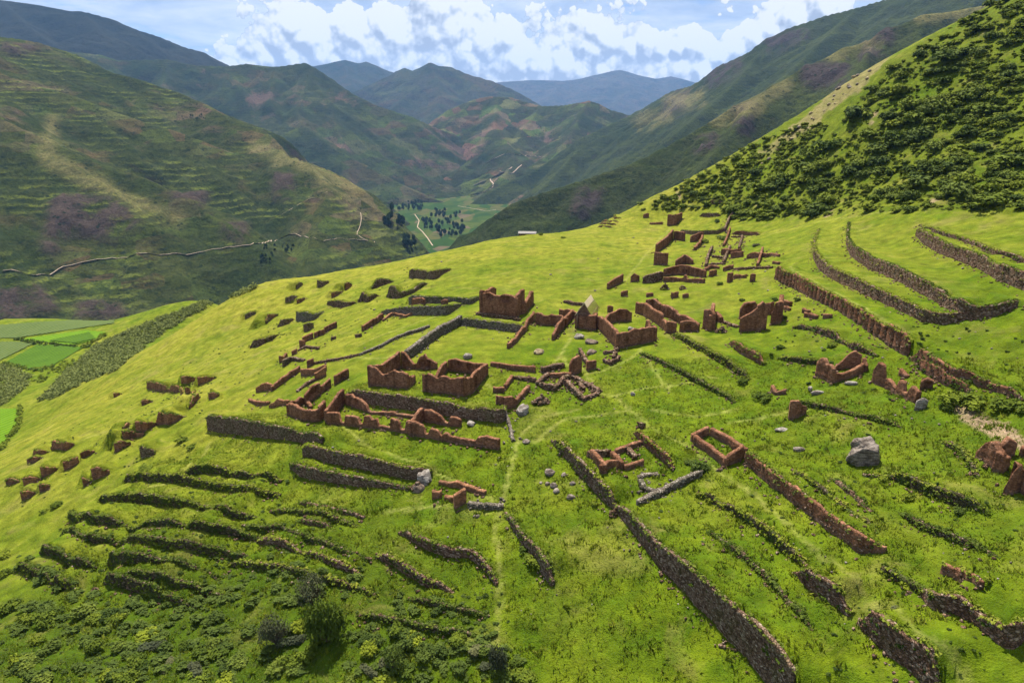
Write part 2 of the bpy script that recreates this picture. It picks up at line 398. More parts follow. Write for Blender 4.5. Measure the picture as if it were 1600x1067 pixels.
    for kind, poly in marks:
        P = np.array(poly, float)
        if kind == 'rock':
            m = np.zeros(len(V)); 
            for dx, dy in ((0,0),(6,0),(-6,0),(0,5),(0,-5)): m += in_poly(P, uv[:, 0] + dx + 9 * perlin(V[:,0]/60, V[:,1]/60, 3), uv[:, 1] + dy + 9 * perlin(V[:,0]/60+9, V[:,1]/60, 4)) / 5.0
            rf = np.maximum(rf, m)
        else:
            d = np.full(len(V), 1e9)
            for a, b in zip(P[:-1], P[1:]):
                ab = b - a; t = np.clip(((uv - a) @ ab) / (ab @ ab), 0, 1); d = np.minimum(d, np.hypot(*(uv - a - t[:, None] * ab).T))
            tn = np.maximum(tn, .6 * (1 - sstep(0, 20, d + 16 * fbm(V[:,0]/60, V[:,1]/60, 3, 6))))
    if rf.max() > 0:   # cliffs stand as broken ribs
        z = np.array(V[:, 2]) + rf * (9 * ridged(V[:, 0] / 38, V[:, 1] / 90, 3, seed + 50) + 5 * perlin(V[:, 0] / 14, V[:, 1] / 14, 5)) 
        V[:, 2] = z; ob.data.vertices.foreach_set('co', V.astype(np.float32).ravel()); ob.data.update()
    attr(ob, 'rockface', rf); attr(ob, 'tan', tn)
    return ob
mA = mat_mountain('left_mountain_slope', [(.020,.030,.006),(.040,.046,.010),(.030,.035,.010)], (.050,.036,.028), .25, .8, 1.8, (.50,.66), .35)  # dark scrub tones, lowered further so the colour carries cloud shade
mB = mat_mountain('blue_mountain', [(.011,.016,.012),(.024,.026,.018),(.018,.021,.017)], (.036,.030,.030), 0, 0, .9, (.5,.68))
mC = mat_mountain('gully_mountain', [(.016,.026,.008),(.036,.043,.012),(.026,.030,.014)], (.070,.050,.042), .2, .2, 1.2, (.52,.68), .4)
mE = mat_mountain('far_mountain', [(.018,.026,.011),(.038,.040,.018),(.034,.031,.020)], (.065,.048,.04), .1, 0, .7, (.5,.7))
mF = mat_mountain('field_mountain', [(.018,.028,.008),(.038,.044,.013),(.036,.033,.016)], (.070,.042,.035), .5, .15, 1.1, (.5,.68), .45)
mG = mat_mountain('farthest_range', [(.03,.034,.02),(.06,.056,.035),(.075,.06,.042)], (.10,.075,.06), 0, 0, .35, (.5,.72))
mH = mat_mountain('right_slope', [(.016,.025,.007),(.038,.047,.011),(.025,.030,.012)], (.042,.032,.029), 0, .25, 1.6, (.50,.66))

ROAD_A = [([(5,424),(28,428),(70,431),(95,420),(110,413),(170,404),(240,397),(290,398),(345,388),(400,383),(440,372),(462,366)],9),
          ([(440,336),(480,312),(520,300)],6),([(462,366),(500,378),(530,372),(560,375),(585,378)],6),([(563,333),(566,345),(556,368),(575,377)],5)]
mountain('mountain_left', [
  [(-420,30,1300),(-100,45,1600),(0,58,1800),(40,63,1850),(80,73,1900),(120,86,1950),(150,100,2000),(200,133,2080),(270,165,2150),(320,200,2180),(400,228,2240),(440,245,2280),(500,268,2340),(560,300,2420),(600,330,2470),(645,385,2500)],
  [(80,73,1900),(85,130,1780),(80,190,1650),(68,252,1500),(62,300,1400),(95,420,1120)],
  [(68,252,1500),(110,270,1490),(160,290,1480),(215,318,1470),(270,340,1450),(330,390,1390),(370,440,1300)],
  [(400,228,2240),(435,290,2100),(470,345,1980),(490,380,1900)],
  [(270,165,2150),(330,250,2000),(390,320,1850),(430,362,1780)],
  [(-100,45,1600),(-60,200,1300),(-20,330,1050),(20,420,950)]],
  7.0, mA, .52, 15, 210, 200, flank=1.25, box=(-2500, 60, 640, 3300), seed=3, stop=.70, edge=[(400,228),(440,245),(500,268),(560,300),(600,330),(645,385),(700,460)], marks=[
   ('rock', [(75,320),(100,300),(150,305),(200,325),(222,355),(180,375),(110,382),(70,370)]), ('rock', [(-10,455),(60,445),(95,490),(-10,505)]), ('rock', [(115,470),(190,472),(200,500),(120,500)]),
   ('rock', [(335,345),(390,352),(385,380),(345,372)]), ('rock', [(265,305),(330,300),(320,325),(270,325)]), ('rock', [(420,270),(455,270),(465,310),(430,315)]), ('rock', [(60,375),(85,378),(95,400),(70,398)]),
   ('tan', [(80,190),(68,252)]), ('tan', [(68,252),(110,268),(160,290),(215,318),(270,340)]), ('tan', [(400,228),(440,245),(500,268),(560,300)]), ('rock', [(0,70),(60,72),(75,82),(50,84),(0,84)])])  # tan lines paint the sunlit ridge crests into the slope colour
mountain('mountain_blue_left', [
  [(-300,-40,4200),(0,0,4300),(60,8,4300),(105,17,4300),(128,18,4350),(175,30,4400),(210,46,4500),(250,58,4550),(290,75,4600),(318,82,4650),(335,92,4700),(360,104,4800),(420,140,4900)],
  [(128,18,4350),(150,45,4100),(110,60,3950),(70,75,3800)], [(0,0,4300),(30,30,4000),(70,62,3800)], [(210,46,4500),(190,75,4200),(160,90,4000)]],
  16.0, mB, .55, 26, 380, 420, box=(-4200, -700, 2600, 5600), seed=11)
mountain('mountain_gullied', [
  [(100,80,3500),(160,86,3650),(185,95,3700),(260,93,3750),(300,102,3750),(355,104,3800),(385,100,3850),(430,105,3850),(478,98,3900),(500,111,3900),(520,127,3850),(545,144,3800),(590,168,3800),(630,195,3800),(660,240,3750)],
  [(355,104,3800),(350,135,3600),(318,160,3450)], [(355,104,3800),(385,150,3500),(400,190,3300)],
  [(490,104,3900),(470,160,3500),(420,240,3100)], [(520,127,3850),(520,180,3500),(545,250,3150)], [(260,93,3750),(255,130,3500),(270,170,3200)],
  [(430,105,3850),(420,160,3450)]],
  12.0, mC, .60, 24, 290, 330, flank=1.2, box=(-2900, 500, 2300, 4700), seed=17)
mountain('mountain_far_peaks', [
  [(300,120,8600),(420,104,8800),(490,103,9000),(512,99,9000),(538,93,9000),(560,99,9000),(572,96,9000),(590,105,9000),(612,112,9000),(680,140,9000)],
  [(538,93,9000),(545,120,8300),(560,150,7600)]], 36.0, mE, .5, 50, 650, 700, box=(-5000, -300, 6600, 10200), seed=23)
mountain('mountain_pyramid', [
  [(540,150,6400),(600,125,6700),(620,111,6800),(632,106,6800),(646,111,6800),(672,97,6800),(686,103,6800),(702,104,6800),(730,116,6750),(770,127,6700),(805,142,6650),(850,168,6600)],
  [(672,97,6800),(655,130,6400),(620,165,5900)], [(672,97,6800),(690,140,6200),(680,175,5700)], [(730,116,6750),(740,150,6300)]],
  22.0, mE, .55, 36, 460, 520, box=(-2600, 900, 4900, 7600), seed=29)
mountain('mountain_fields', [
  [(640,225,4200),(660,203,4300),(700,172,4400),(740,156,4400),(765,151,4400),(800,153,4400),(845,166,4300),(880,165,4250),(905,160,4200),(920,157,4200),(935,161,4200),(955,172,4200),(985,181,4300),(1040,200,4300)],
  [(740,156,4400),(690,200,4050),(640,245,3800),(600,278,3650)], [(845,166,4300),(800,225,3750),(755,285,3450)], [(920,157,4200),(885,220,3550),(840,285,3100),(805,312,2900)],
  [(700,172,4400),(655,215,4100)]],
  12.0, mF, .55, 18, 300, 330, flank=1.2, box=(-1100, 1500, 2550, 5000), seed=31)
FIELD_ROADS = [([(735,305),(760,300),(772,290),(765,280),(790,268),(800,262)],9),([(715,322),(760,330),(775,328)],6),([(780,268),(800,272),(815,258)],7),([(740,290),(790,270)],8),([(760,255),(790,240),(850,246)],6)]
mountain('mountain_range_farthest', [
  [(600,150,14000),(780,129,14000),(830,126,14000),(880,127,14000),(905,124,14000),(930,118,14000),(955,112,14000),(968,110,14000),(985,114,14000),(1000,119,14200),(1025,124,14200),(1048,120,14200),(1062,123,14200),(1090,131,14200),(1200,140,14200)],
  [(968,110,14000),(985,140,12800),(960,165,11800)], [(880,127,14000),(860,150,12800)], [(1048,120,14200),(1040,150,12900)]],
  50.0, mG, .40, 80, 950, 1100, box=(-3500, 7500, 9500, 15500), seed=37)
mountain('mountain_right', [
  [(940,196,4300),(985,182,4000),(1020,160,3750),(1050,143,3600),(1085,133,3400),(1110,124,3300),(1130,105,3200),(1150,92,3100),(1200,66,3000),(1230,45,2950),(1290,25,2900),(1340,12,2850),(1390,-2,2800),(1500,-40,2600),(1800,-120,2300)],
  [(1110,124,3300),(1050,180,2900),(980,240,2600),(900,310,2350)], [(1200,66,3000),(1150,130,2600),(1080,190,2350),(1000,255,2150)], [(1340,12,2850),(1270,80,2450),(1190,150,2100)],
  [(985,182,4000),(930,240,3500),(870,300,3000)]],
  10.0, mH, .66, 30, 230, 300, box=(-1300, 3000, 1500, 4400), seed=41, marks=[('rock', [(1100,110),(1155,90),(1160,110),(1110,140)]), ('rock', [(1195,62),(1260,45),(1270,60),(1200,85)]), ('rock', [(1040,150),(1080,140),(1060,180),(1030,190)]), ('tan', [(1050,160),(1090,150)]), ('tan', [(1000,190),(1040,180)])])
mountain('mountain_right_near', [
  [(1900,-140,1500),(1700,-60,1500),(1600,-4,1450),(1545,8,1450),(1490,19,1450),(1440,24,1450),(1410,38,1450),(1385,47,1450),(1366,68,1450),(1320,74,1450),(1290,92,1450),(1240,116,1450),(1200,140,1400),(1150,165,1400),(1100,196,1350),(1050,225,1340),(1000,250,1330),(950,268,1320),(900,285,1300),(850,300,1290),(800,318,1270),(760,345,1250),(710,383,1230),(650,420,1200)],
  [(1366,68,1450),(1330,130,1250),(1270,190,1100)], [(1200,140,1400),(1140,210,1250),(1100,260,1150)]],
  6.0, mH, .72, 17, 120, 150, box=(-350, 1700, 700, 2000), seed=47, marks=[('rock', [(1345,45),(1400,48),(1395,75),(1365,100),(1340,95)]), ('rock', [(1250,108),(1330,90),(1320,135),(1260,140)]), ('rock', [(1140,165),(1185,160),(1180,200),(1150,210)]), ('rock', [(1090,215),(1120,210),(1110,240),(1085,240)]), ('rock', [(900,300),(950,290),(930,330),(890,340)]), ('tan', [(1440,26),(1500,20),(1545,10)]), ('tan', [(1300,80),(1360,70)]), ('tan', [(1120,190),(1180,165),(1230,130)])])
m_, t_ = new_mat('valley_floor_fields'); p_ = pos(t_)
vv = t_.n('ShaderNodeTexVoronoi'); vv.inputs['Scale'].default_value = .017; t_.l(scaled(t_, p_, (1.6, .55, 1)), vv.inputs['Vector'])
fs = t_.n('ShaderNodeSeparateColor'); t_.l(vv.outputs['Color'], fs.inputs[0])
fc = t_.ramp(fs.outputs[0], [(0, (.020,.045,.006)), (.3, (.034,.058,.008)), (.5, (.05,.068,.010)), (.68, (.065,.065,.018)), (.84, (.035,.055,.010)), (.95, (.09,.07,.04))], 'CONSTANT')
fc = t_.mix(t_.ramp(t_.noise(.03, 4, .6, p_), [(.5, 0), (.65, .6)]), fc, (.015, .030, .007))
finish(t_, fc, .95, t_.noise(.1, 3, .6, p_), .5, 3.0, .03)
vf = mesh_obj('valley_floor', [(-9000,-4000,FLOOR),(9000,-4000,FLOOR),(9000,16000,FLOOR),(-9000,16000,FLOOR)], [(0,1,2,3)], m_); tag(vf, kind='structure')
# ================================================================== wall builders
def mat_adobe(name, a, b, pale, scl=1.0):
    m, t = new_mat(name); p = pos(t); rise = at_attr(t, 'rise')
    n1 = t.noise(.55 * scl, 5, .6, p); n2 = t.noise(2.4 * scl, 5, .65, p); st = t.noise(1.1, 4, .6, scaled(t, p, (1, 1, .16)))
    c = t.mix(t.ramp(n1, [(.35, 0), (.65, 1)]), a, b)
    c = t.mix(t.ramp(n2, [(.52, 0), (.72, .75)]), c, pale)
    c = t.mix(t.ramp(st, [(.34, .65), (.52, 0)]), c, tuple(v * .42 for v in a))
    vv = t.n('ShaderNodeTexVoronoi'); vv.inputs['Scale'].default_value = 2.6; t.l(scaled(t, p, (1, 1, 2.2)), vv.inputs['Vector'])
    vd = t.n('ShaderNodeTexVoronoi'); vd.feature = 'DISTANCE_TO_EDGE'; vd.inputs['Scale'].default_value = 2.6; t.l(scaled(t, p, (1, 1, 2.2)), vd.inputs['Vector'])
    fs = t.n('ShaderNodeSeparateColor'); t.l(vv.outputs['Color'], fs.inputs[0])
    c = t.mix(1.0, c, t.ramp(fs.outputs[0], [(0, .60), (1, 1.35)]), 'MULTIPLY')
    c = t.mix(t.ramp(vd.outputs['Distance'], [(0, .45), (.07, 0)]), c, tuple(v * .4 for v in a))
    foot = t.ramp(t.math('ADD', rise, t.math('MULTIPLY', t.math('SUBTRACT', n2, .5), .9)), [(.35, 1), (.75, 0)])
    c = t.mix(t.math('MULTIPLY', foot, .5), c, t.ramp(fs.outputs[1], [(0, (.055, .038, .028)), (.5, (.11, .080, .058)), (1, (.20, .16, .125))]))
    h = t.math('ADD', t.math('MULTIPLY', n2, .8), t.math('MULTIPLY', t.ramp(vd.outputs['Distance'], [(0, 0), (.1, 1)]), .35))
    finish(t, c, .95, h, .9, .2, .05); return m
def mat_stone(name, a, b, pale, moss=.35, sc=2.4):
    m, t = new_mat(name); p = pos(t)
    q = scaled(t, p, (1, 1, 1.5))
    vv = t.n('ShaderNodeTexVoronoi'); vv.inputs['Scale'].default_value = sc; t.l(q, vv.inputs['Vector'])
    vd = t.n('ShaderNodeTexVoronoi'); vd.feature = 'DISTANCE_TO_EDGE'; vd.inputs['Scale'].default_value = sc; t.l(q, vd.inputs['Vector'])
    fs = t.n('ShaderNodeSeparateColor'); t.l(vv.outputs['Color'], fs.inputs[0])
    c = t.ramp(fs.outputs[0], [(0, tuple(v * .5 for v in a)), (.35, a), (.72, b), (.93, pale)])
    n1 = t.noise(.4, 5, .65, p); n2 = t.noise(5, 4, .65, p)
    c = t.mix(1.0, c, t.ramp(n2, [(.3, .65), (.7, 1.25)]), 'MULTIPLY')
    c = t.mix(t.ramp(vd.outputs['Distance'], [(0, .7), (.08, 0)]), c, (.050, .034, .022))
    c = t.mix(t.math('MULTIPLY', t.ramp(n1, [(.48, 0), (.62, 1)]), moss), c, (.055, .085, .012))
    finish(t, c, .95, t.math('ADD', t.ramp(vd.outputs['Distance'], [(0, 0), (.16, 1)]), t.math('MULTIPLY', n2, .3)), .9, .16, .05); return m
def up_normal(t, k=.8):
    """soft foliage shading: leaf normals eased towards the sky"""
    g = t.n('ShaderNodeNewGeometry'); v = t.n('ShaderNodeVectorMath'); v.operation = 'ADD'; t.l(g.outputs['Normal'], v.inputs[0]); v.inputs[1].default_value = (0, 0, k)
    n = t.n('ShaderNodeVectorMath'); n.operation = 'NORMALIZE'; t.l(v.outputs[0], n.inputs[0]); return n.outputs[0]
def mat_leaf(name, a, b, transl=.25, sc=.7):
    m, t = new_mat(name); p = pos(t)
    oi = t.n('ShaderNodeObjectInfo')
    n = t.noise(sc, 4, .65, p); n2 = t.noise(sc * 9, 2, .5, p)
    f = t.math('ADD', t.math('MULTIPLY', n, .6), t.math('MULTIPLY', n2, .4))
    c = t.mix(t.ramp(f, [(.36, 0), (.64, 1)]), a, b)
    c = t.mix(1.0, c, t.ramp(oi.outputs['Random'], [(0, (.55, .62, .7)), (.5, (1, 1, 1)), (1, (1.7, 1.5, 1.2))]), 'MULTIPLY')
    finish(t, c, .8, None, spec=.08, transl=transl, nrm=up_normal(t, .55)); return m
M_ADOBE = mat_adobe('red_adobe', (.190, .084, .044), (.262, .128, .072), (.38, .22, .14))
M_ADOBE_O = mat_adobe('orange_adobe', (.235, .105, .052), (.31, .155, .08), (.42, .25, .15))
M_STONE = mat_stone('brown_fieldstone', (.175, .108, .068), (.255, .168, .112), (.36, .275, .20), .28, 3.3)
M_GREY = mat_stone('grey_fieldstone', (.165, .135, .103), (.245, .205, .16), (.36, .31, .255), .22, 3.3)
M_RUB = mat_stone('rubble', (.150, .086, .054), (.235, .142, .094), (.33, .24, .175), .22, 2.9)
M_LEAF = mat_leaf('wall_greenery', (.030, .056, .005), (.095, .140, .012))
M_BANKLEAF = mat_leaf('bank_greenery', (.045, .075, .006), (.13, .165, .014))
M_LEAFDRY = mat_leaf('dry_greenery', (.07, .085, .018), (.16, .17, .04))
M_LIP = mat_leaf('grass_lip', (.075, .12, .008), (.17, .19, .03))
M_BANK = mat_stone('mossy_bank', (.070, .058, .028), (.10, .088, .036), (.15, .12, .08), .9, 2.9)
MATS = {'b': M_BANK, 'a': M_ADOBE, 'o': M_ADOBE_O, 's': M_STONE, 'g': M_GREY, 'r': M_RUB}

def dense(P, ds):
    P = np.asarray(P, float); seg = np.hypot(*(P[1:, :2] - P[:-1, :2]).T); L = np.concatenate([[0], np.cumsum(seg)])
    n = max(4, int(L[-1] / ds) + 1); s = np.linspace(0, L[-1], n)
    return s, np.stack([np.interp(s, L, P[:, k]) for k in range(P.shape[1])], 1), L
def px2m(p, hpx):
    """height in metres of something hpx photo pixels tall standing at ground point p"""
    _, dep = project(p); up = p[..., 1] * sp + p[..., 2] * cp
    return hpx * dep / (F * (cp + up / dep * sp))
def smooth_path(q, it=2):
    q = q.copy()
    for _ in range(it): q[1:-1] = .25 * q[:-2] + .5 * q[1:-1] + .25 * q[2:]
    return q
def leaves(C, size, n, spread, up=.3, flat=1.0):
    """n random leaf triangles round every centre"""
    C = np.repeat(np.asarray(C, float), n, 0); k = len(C)
    v = RNG.normal(size=(k, 3)); v /= np.linalg.norm(v, axis=1)[:, None]
    spread = np.repeat(np.broadcast_to(spread, (k // n,)), n)
    c = C + v * (spread * RNG.random(k) ** .4)[:, None] * np.array([1, 1, flat])
    nrm = v + RNG.normal(size=(k, 3)) * .7 + np.array([0, 0, up]); nrm /= np.linalg.norm(nrm, axis=1)[:, None]
    a = np.cross(nrm, RNG.normal(size=(k, 3))); a /= np.linalg.norm(a, axis=1)[:, None]; b = np.cross(nrm, a)
    s = (size * (.6 + .8 * RNG.random(k)))[:, None]
    V = np.stack([c + a * s, c - a * s * .5 + b * s * .8, c - a * s * .5 - b * s * .8], 1).reshape(-1, 3)
    return V, np.arange(3 * k).reshape(-1, 3)
_bmi = __import__('bmesh'); _b0 = _bmi.new(); _bmi.ops.create_icosphere(_b0, subdivisions=1, radius=1.0)
ROCK0 = (np.array([v.co[:] for v in _b0.verts]) * (1 + .25 * np.random.default_rng(2).normal(size=(len(_b0.verts), 1))), np.array([[l.index for l in f.verts] for f in _b0.faces])); _b0.free()
WALLSEED = [0]; RISE = [None]
def stones_on(V0n, P, sz, mat, parent, name='stones'):
    """separate stones joined into one part: P centres, sz sizes"""
    V0, F0 = ROCK0; n = len(P)
    if n < 2: return
    sc_ = sz[:, None, None] * RNG.uniform(.6, 1.35, (n, 1, 3)); a = RNG.random(n) * 6.28
    V = V0[None] * sc_; c_, s_ = np.cos(a)[:, None], np.sin(a)[:, None]
    V = np.stack([V[..., 0] * c_ - V[..., 1] * s_, V[..., 0] * s_ + V[..., 1] * c_, V[..., 2]], -1) + P[:, None]
    ob = mesh_obj(name, V.reshape(-1, 3), (F0[None] + (np.arange(n) * len(V0))[:, None, None]).reshape(-1, 3), mat, parent, smooth=False); tag(ob, kind='stuff'); return ob
def wall_geo(q, s, h, base, nrm, th, rag=.25, niches=(), slots=0, stone=False, batter=.10, blocky=.5, sd=None):
    """closed ribbon: front face, ragged crest, back face, two ends"""
    WALLSEED[0] += 1; sd = sd or WALLSEED[0] * 3.71
    n = len(s); h = h.copy(); L = s[-1]
    r1 = perlin(s / 1.9 + sd, 0 * s + sd); r2 = perlin(s / .62 + sd * 2, 0 * s + 3.3)
    st = np.floor((perlin(s / 2.3 + sd * 1.7, 0 * s) + .5) * 5) / 5 - .4
    h *= np.clip(1 + (rag + .01) * (1.3 * r1 + .7 * r2 + (blocky + .5) * st), .12, 1.5)
    h = np.maximum(h, .12)
    dz = .24
    nj = int(np.clip(np.max(h) / dz, 3, 26)); vv = np.linspace(0, 1, nj + 1)
    Sg, Vg = np.meshgrid(s, vv, indexing='ij'); Hg = h[:, None] * Vg
    def face(sign, k):
        off = th / 2 * (1 - batter * Vg)
        off = off + .055 * fbm(Sg / 1.3 + sd + k, Hg / 1.1 + k, 3, 5) + .10 * perlin(Sg / .42 + k, Hg / .38 + sd)
        if stone: off = off + .07 * np.abs(perlin(Sg / .45 + sd, Hg / .32 + k)) * 2
        if sign > 0:
            for (fr, wd, lo, hi) in niches:
                m = (np.abs(Sg - fr * L) < wd * .6) & (Hg > (lo - .05) * np.max(h)) & (Hg < (hi + .05) * np.max(h)) & (Hg < h[:, None] - .3)
                off = np.where(m, off - th * .85, off)
            if slots:
                ph = (Sg / L * slots) % 1.0
                off = np.where((ph > .72) & (Vg < .93), off - th * .6, off)
        rnd = np.clip(1 - (1 - Vg) * 7, 0, 1); off = off * (1 - .10 * rnd ** 2)
        P = np.zeros((n, nj + 1, 3))
        P[..., 0] = q[:, None, 0] + sign * nrm[:, None, 0] * off; P[..., 1] = q[:, None, 1] + sign * nrm[:, None, 1] * off
        zb = base[:, None] - .6
        P[..., 2] = zb + (Hg + .6) * 1.0 - .6 * (1 - Vg) * 0
        P[:, 0, 2] = base - .7
        return P
    A = face(1, 0.0); B = face(-1, 40.0)
    crest = np.stack([q[:, 0], q[:, 1], base + h + .01], 1)[:, None]
    A[:, 1:, 2] = base[:, None] + Hg[:, 1:]; B[:, 1:, 2] = base[:, None] + Hg[:, 1:]
    ring = np.concatenate([A, crest, B[:, ::-1]], 1); m = ring.shape[1]
    V = ring.reshape(-1, 3)
    i, j = np.meshgrid(np.arange(n - 1), np.arange(m - 1), indexing='ij'); a = (i * m + j).ravel()
    Fc = np.stack([a, a + 1, a + m + 1, a + m], 1)
    caps = []
    for e in (0, n - 1):
        o = e * m
        for jj in range(nj): caps.append((o + jj, o + jj + 1, o + m - 2 - jj, o + m - 1 - jj) if e else (o + m - 1 - jj, o + m - 2 - jj, o + jj + 1, o + jj))
        c = o + nj + 1; caps.append((o + nj, c, c + 1, c + 1) if False else (o + nj, c, c + 1, o + nj))
    caps = [c for c in caps if len(set(c)) == 4]
    if (nrm[0, 0] * (q[1, 1] - q[0, 1]) - nrm[0, 1] * (q[1, 0] - q[0, 0])) < 0:
        Fc = Fc[:, ::-1]; caps = [c[::-1] for c in caps]
    RISE[0] = np.concatenate([Hg, h[:, None], Hg[:, ::-1]], 1).ravel()
    return V, np.concatenate([Fc, np.array(caps)], 0), h
def frame(q):
    t = np.gradient(q[:, :2], axis=0); t /= np.linalg.norm(t, axis=1)[:, None] + 1e-9
    nrm = np.stack([-t[:, 1], t[:, 0]], 1)
    if np.sum(nrm * -q[:, :2]) < 0: nrm = -nrm
    return t, nrm
def path_from(pts, ds):
    pts = [tuple(p_) for p_ in pts]
    P = G([p_[0] for p_ in pts], [p_[1] for p_ in pts]); hm = px2m(P, np.array([p_[2] for p_ in pts], float))
    s, q, L = dense(np.column_stack([P, hm]), ds)
    return s, q, L
RETAIN = []; ENDW = [3.0]
def raise_terrace(q, base, h, nrm, w_):
    up = -nrm; lo = q[:, :2].min(0) - w_ - 4; hi = q[:, :2].max(0) + w_ + 4
    i0, i1 = np.searchsorted(GXS, lo[0]), np.searchsorted(GXS, hi[0]); j0, j1 = np.searchsorted(GYS, lo[1]), np.searchsorted(GYS, hi[1])
    if i1 - i0 < 2 or j1 - j0 < 2: return
    X = XX[j0:j1, i0:i1]; Y = YY[j0:j1, i0:i1]; Zs = ZZ[j0:j1, i0:i1]
    best = np.full(X.shape, 1e9); bi = np.zeros(X.shape, int); step = max(1, len(q) // 140)
    ids = sorted(set(list(range(0, len(q), step)) + [len(q) - 1]))
    for i in ids:
        d2 = (X - q[i, 0]) ** 2 + (Y - q[i, 1]) ** 2; m = d2 < best
        best = np.where(m, d2, best); bi = np.where(m, i, bi)
    dx = X - q[bi, 0]; dy = Y - q[bi, 1]; d = dx * up[bi, 0] + dy * up[bi, 1]
    t = np.gradient(q[:, :2], axis=0); t /= np.linalg.norm(t, axis=1)[:, None] + 1e-9
    e = np.abs(dx * t[bi, 0] + dy * t[bi, 1]); end = (bi == 0) | (bi == len(q) - 1)
    we = np.where(end, 1 - sstep(.3, ENDW[0], e), 1.0)
    T = base[bi] + h[bi]
    fade = np.where(d > .30, 1 - sstep(w_ * .35, w_, d), 0) * we * (h[bi] > .15)
    ZZ[j0:j1, i0:i1] = np.where(fade > 0, Zs + (np.maximum(Zs, T + .02 * d) - Zs) * fade, Zs)
def R(label, pts, mat='s', veg=.5, w_=None, th=1.25, slots=0, rag=.10, name='retaining_wall', cat='retaining wall', group=None, dryveg=False, niches=(), brk=1.0):
    s, q, _ = path_from(pts, .36); q[:, :2] = smooth_path(q[:, :2], 3)
    q[:, 2] = smooth_path(q[:, 2:3], 6)[:, 0]
    t, nrm = frame(q); base = gz(q[:, 0], q[:, 1]); base = smooth_path(base[:, None], 8)[:, 0]; h = q[:, 3]
    L_ = s[-1]; ev = 1 + .22 * perlin(s / 5.0 + len(RETAIN) * 3.3, 0 * s + 1.1) + .12 * perlin(s / 1.6 + len(RETAIN), 0 * s + 7.7)
    dip = sstep(.30, .48, perlin(s / 7.5 + len(RETAIN) * 5.9, 0 * s + 4.4)); ev = ev * (1 - (.55 if L_ > 14 else 0) * dip)
    if L_ > 7: ev = ev * (.30 + .70 * sstep(0, 1.8, s)) * (.30 + .70 * sstep(0, 1.8, L_ - s))
    h = h * (1 + (ev - 1) * brk)
    W_ = w_ or float(np.clip(np.max(h) * 4.5, 4, 12))
    raise_terrace(q, base, h, nrm, W_)
    th = .5; c = q.copy(); c[:, :2] = q[:, :2] + nrm * .13
    V, Fc, hh = wall_geo(c, s, np.maximum(h, .1) - .06, base, nrm, th, rag, niches, slots, stone=(mat in 'sgrb'), batter=.25, blocky=.2)
    ob = mesh_obj(name, V, Fc, MATS[mat], smooth=False); attr(ob, 'rise', RISE[0]); tag(ob, label, cat, group)
    dep_ = project(q[len(q) // 2, :3])[1]; dens = 4.2 if dep_ < 110 else (2.6 if dep_ < 150 else 1.0)
    n = int(np.sum(h) * .36 * dens); i = RNG.integers(0, len(s), n); f_ = RNG.random(n) ** .8
    P = np.stack([q[i, 0] + nrm[i, 0] * (.33 - .22 * f_), q[i, 1] + nrm[i, 1] * (.33 - .22 * f_), base[i] + h[i] * f_], 1)
    n2 = int(L_ * 1.3); i2 = RNG.integers(0, len(s), n2); o2 = .5 + np.abs(RNG.normal(size=n2)) * .7
    P2 = np.stack([q[i2, 0] + nrm[i2, 0] * o2, q[i2, 1] + nrm[i2, 1] * o2, 0 * o2], 1); P2[:, 2] = gz(P2[:, 0], P2[:, 1]) + .04
    stones_on(None, np.concatenate([P, P2]), np.concatenate([RNG.uniform(.10, .24, n), RNG.uniform(.10, .26, n2)]), M_RUB if mat in 'aob' else MATS[mat], ob)
    RETAIN.append((q, base, h, nrm))
    n = int(s[-1] * 5); i = RNG.integers(0, len(s), n); i = i[h[i] > .3]
    if len(i):
        o_ = RNG.uniform(-.1, .75, len(i)); C = np.stack([q[i, 0] + nrm[i, 0] * (.35 - o_), q[i, 1] + nrm[i, 1] * (.35 - o_), base[i] + h[i] + .02 - .12 * (o_ < .15)], 1)
        LV, LF = leaves(C, .15, 9, .22, .8, .6); lp = mesh_obj('grass_lip', LV, LF, M_LIP, ob, smooth=False); tag(lp, kind='stuff')
    if veg > 0:
        bank = veg > 1.5
        n = max(3, int(s[-1] * (3.2 * veg if not bank else 4.2))); i = RNG.integers(0, len(s), n)
        if not bank: i = i[(perlin(s[i] / 4.0 + len(s), 0 * i + 2.2) + .25) * veg * 3 > RNG.random(len(i)) - .3]
        if len(i):
            hang = RNG.random(len(i)) ** 1.6
            C = np.stack([q[i, 0] + nrm[i, 0] * (.05 + .35 * hang), q[i, 1] + nrm[i, 1] * (.05 + .35 * hang), base[i] + h[i] * (1 - .9 * hang * min(veg, 1)) - .12], 1)
            LV, LF = leaves(C, .17 if bank else .15, 24, (.26 if bank else .22) + .26 * RNG.random(len(C)), .5, .55)
            ov = mesh_obj('overgrowth', LV, LF, M_LEAFDRY if dryveg else (M_BANKLEAF if bank else M_LEAF), ob, smooth=False); tag(ov, kind='stuff')
    return ob
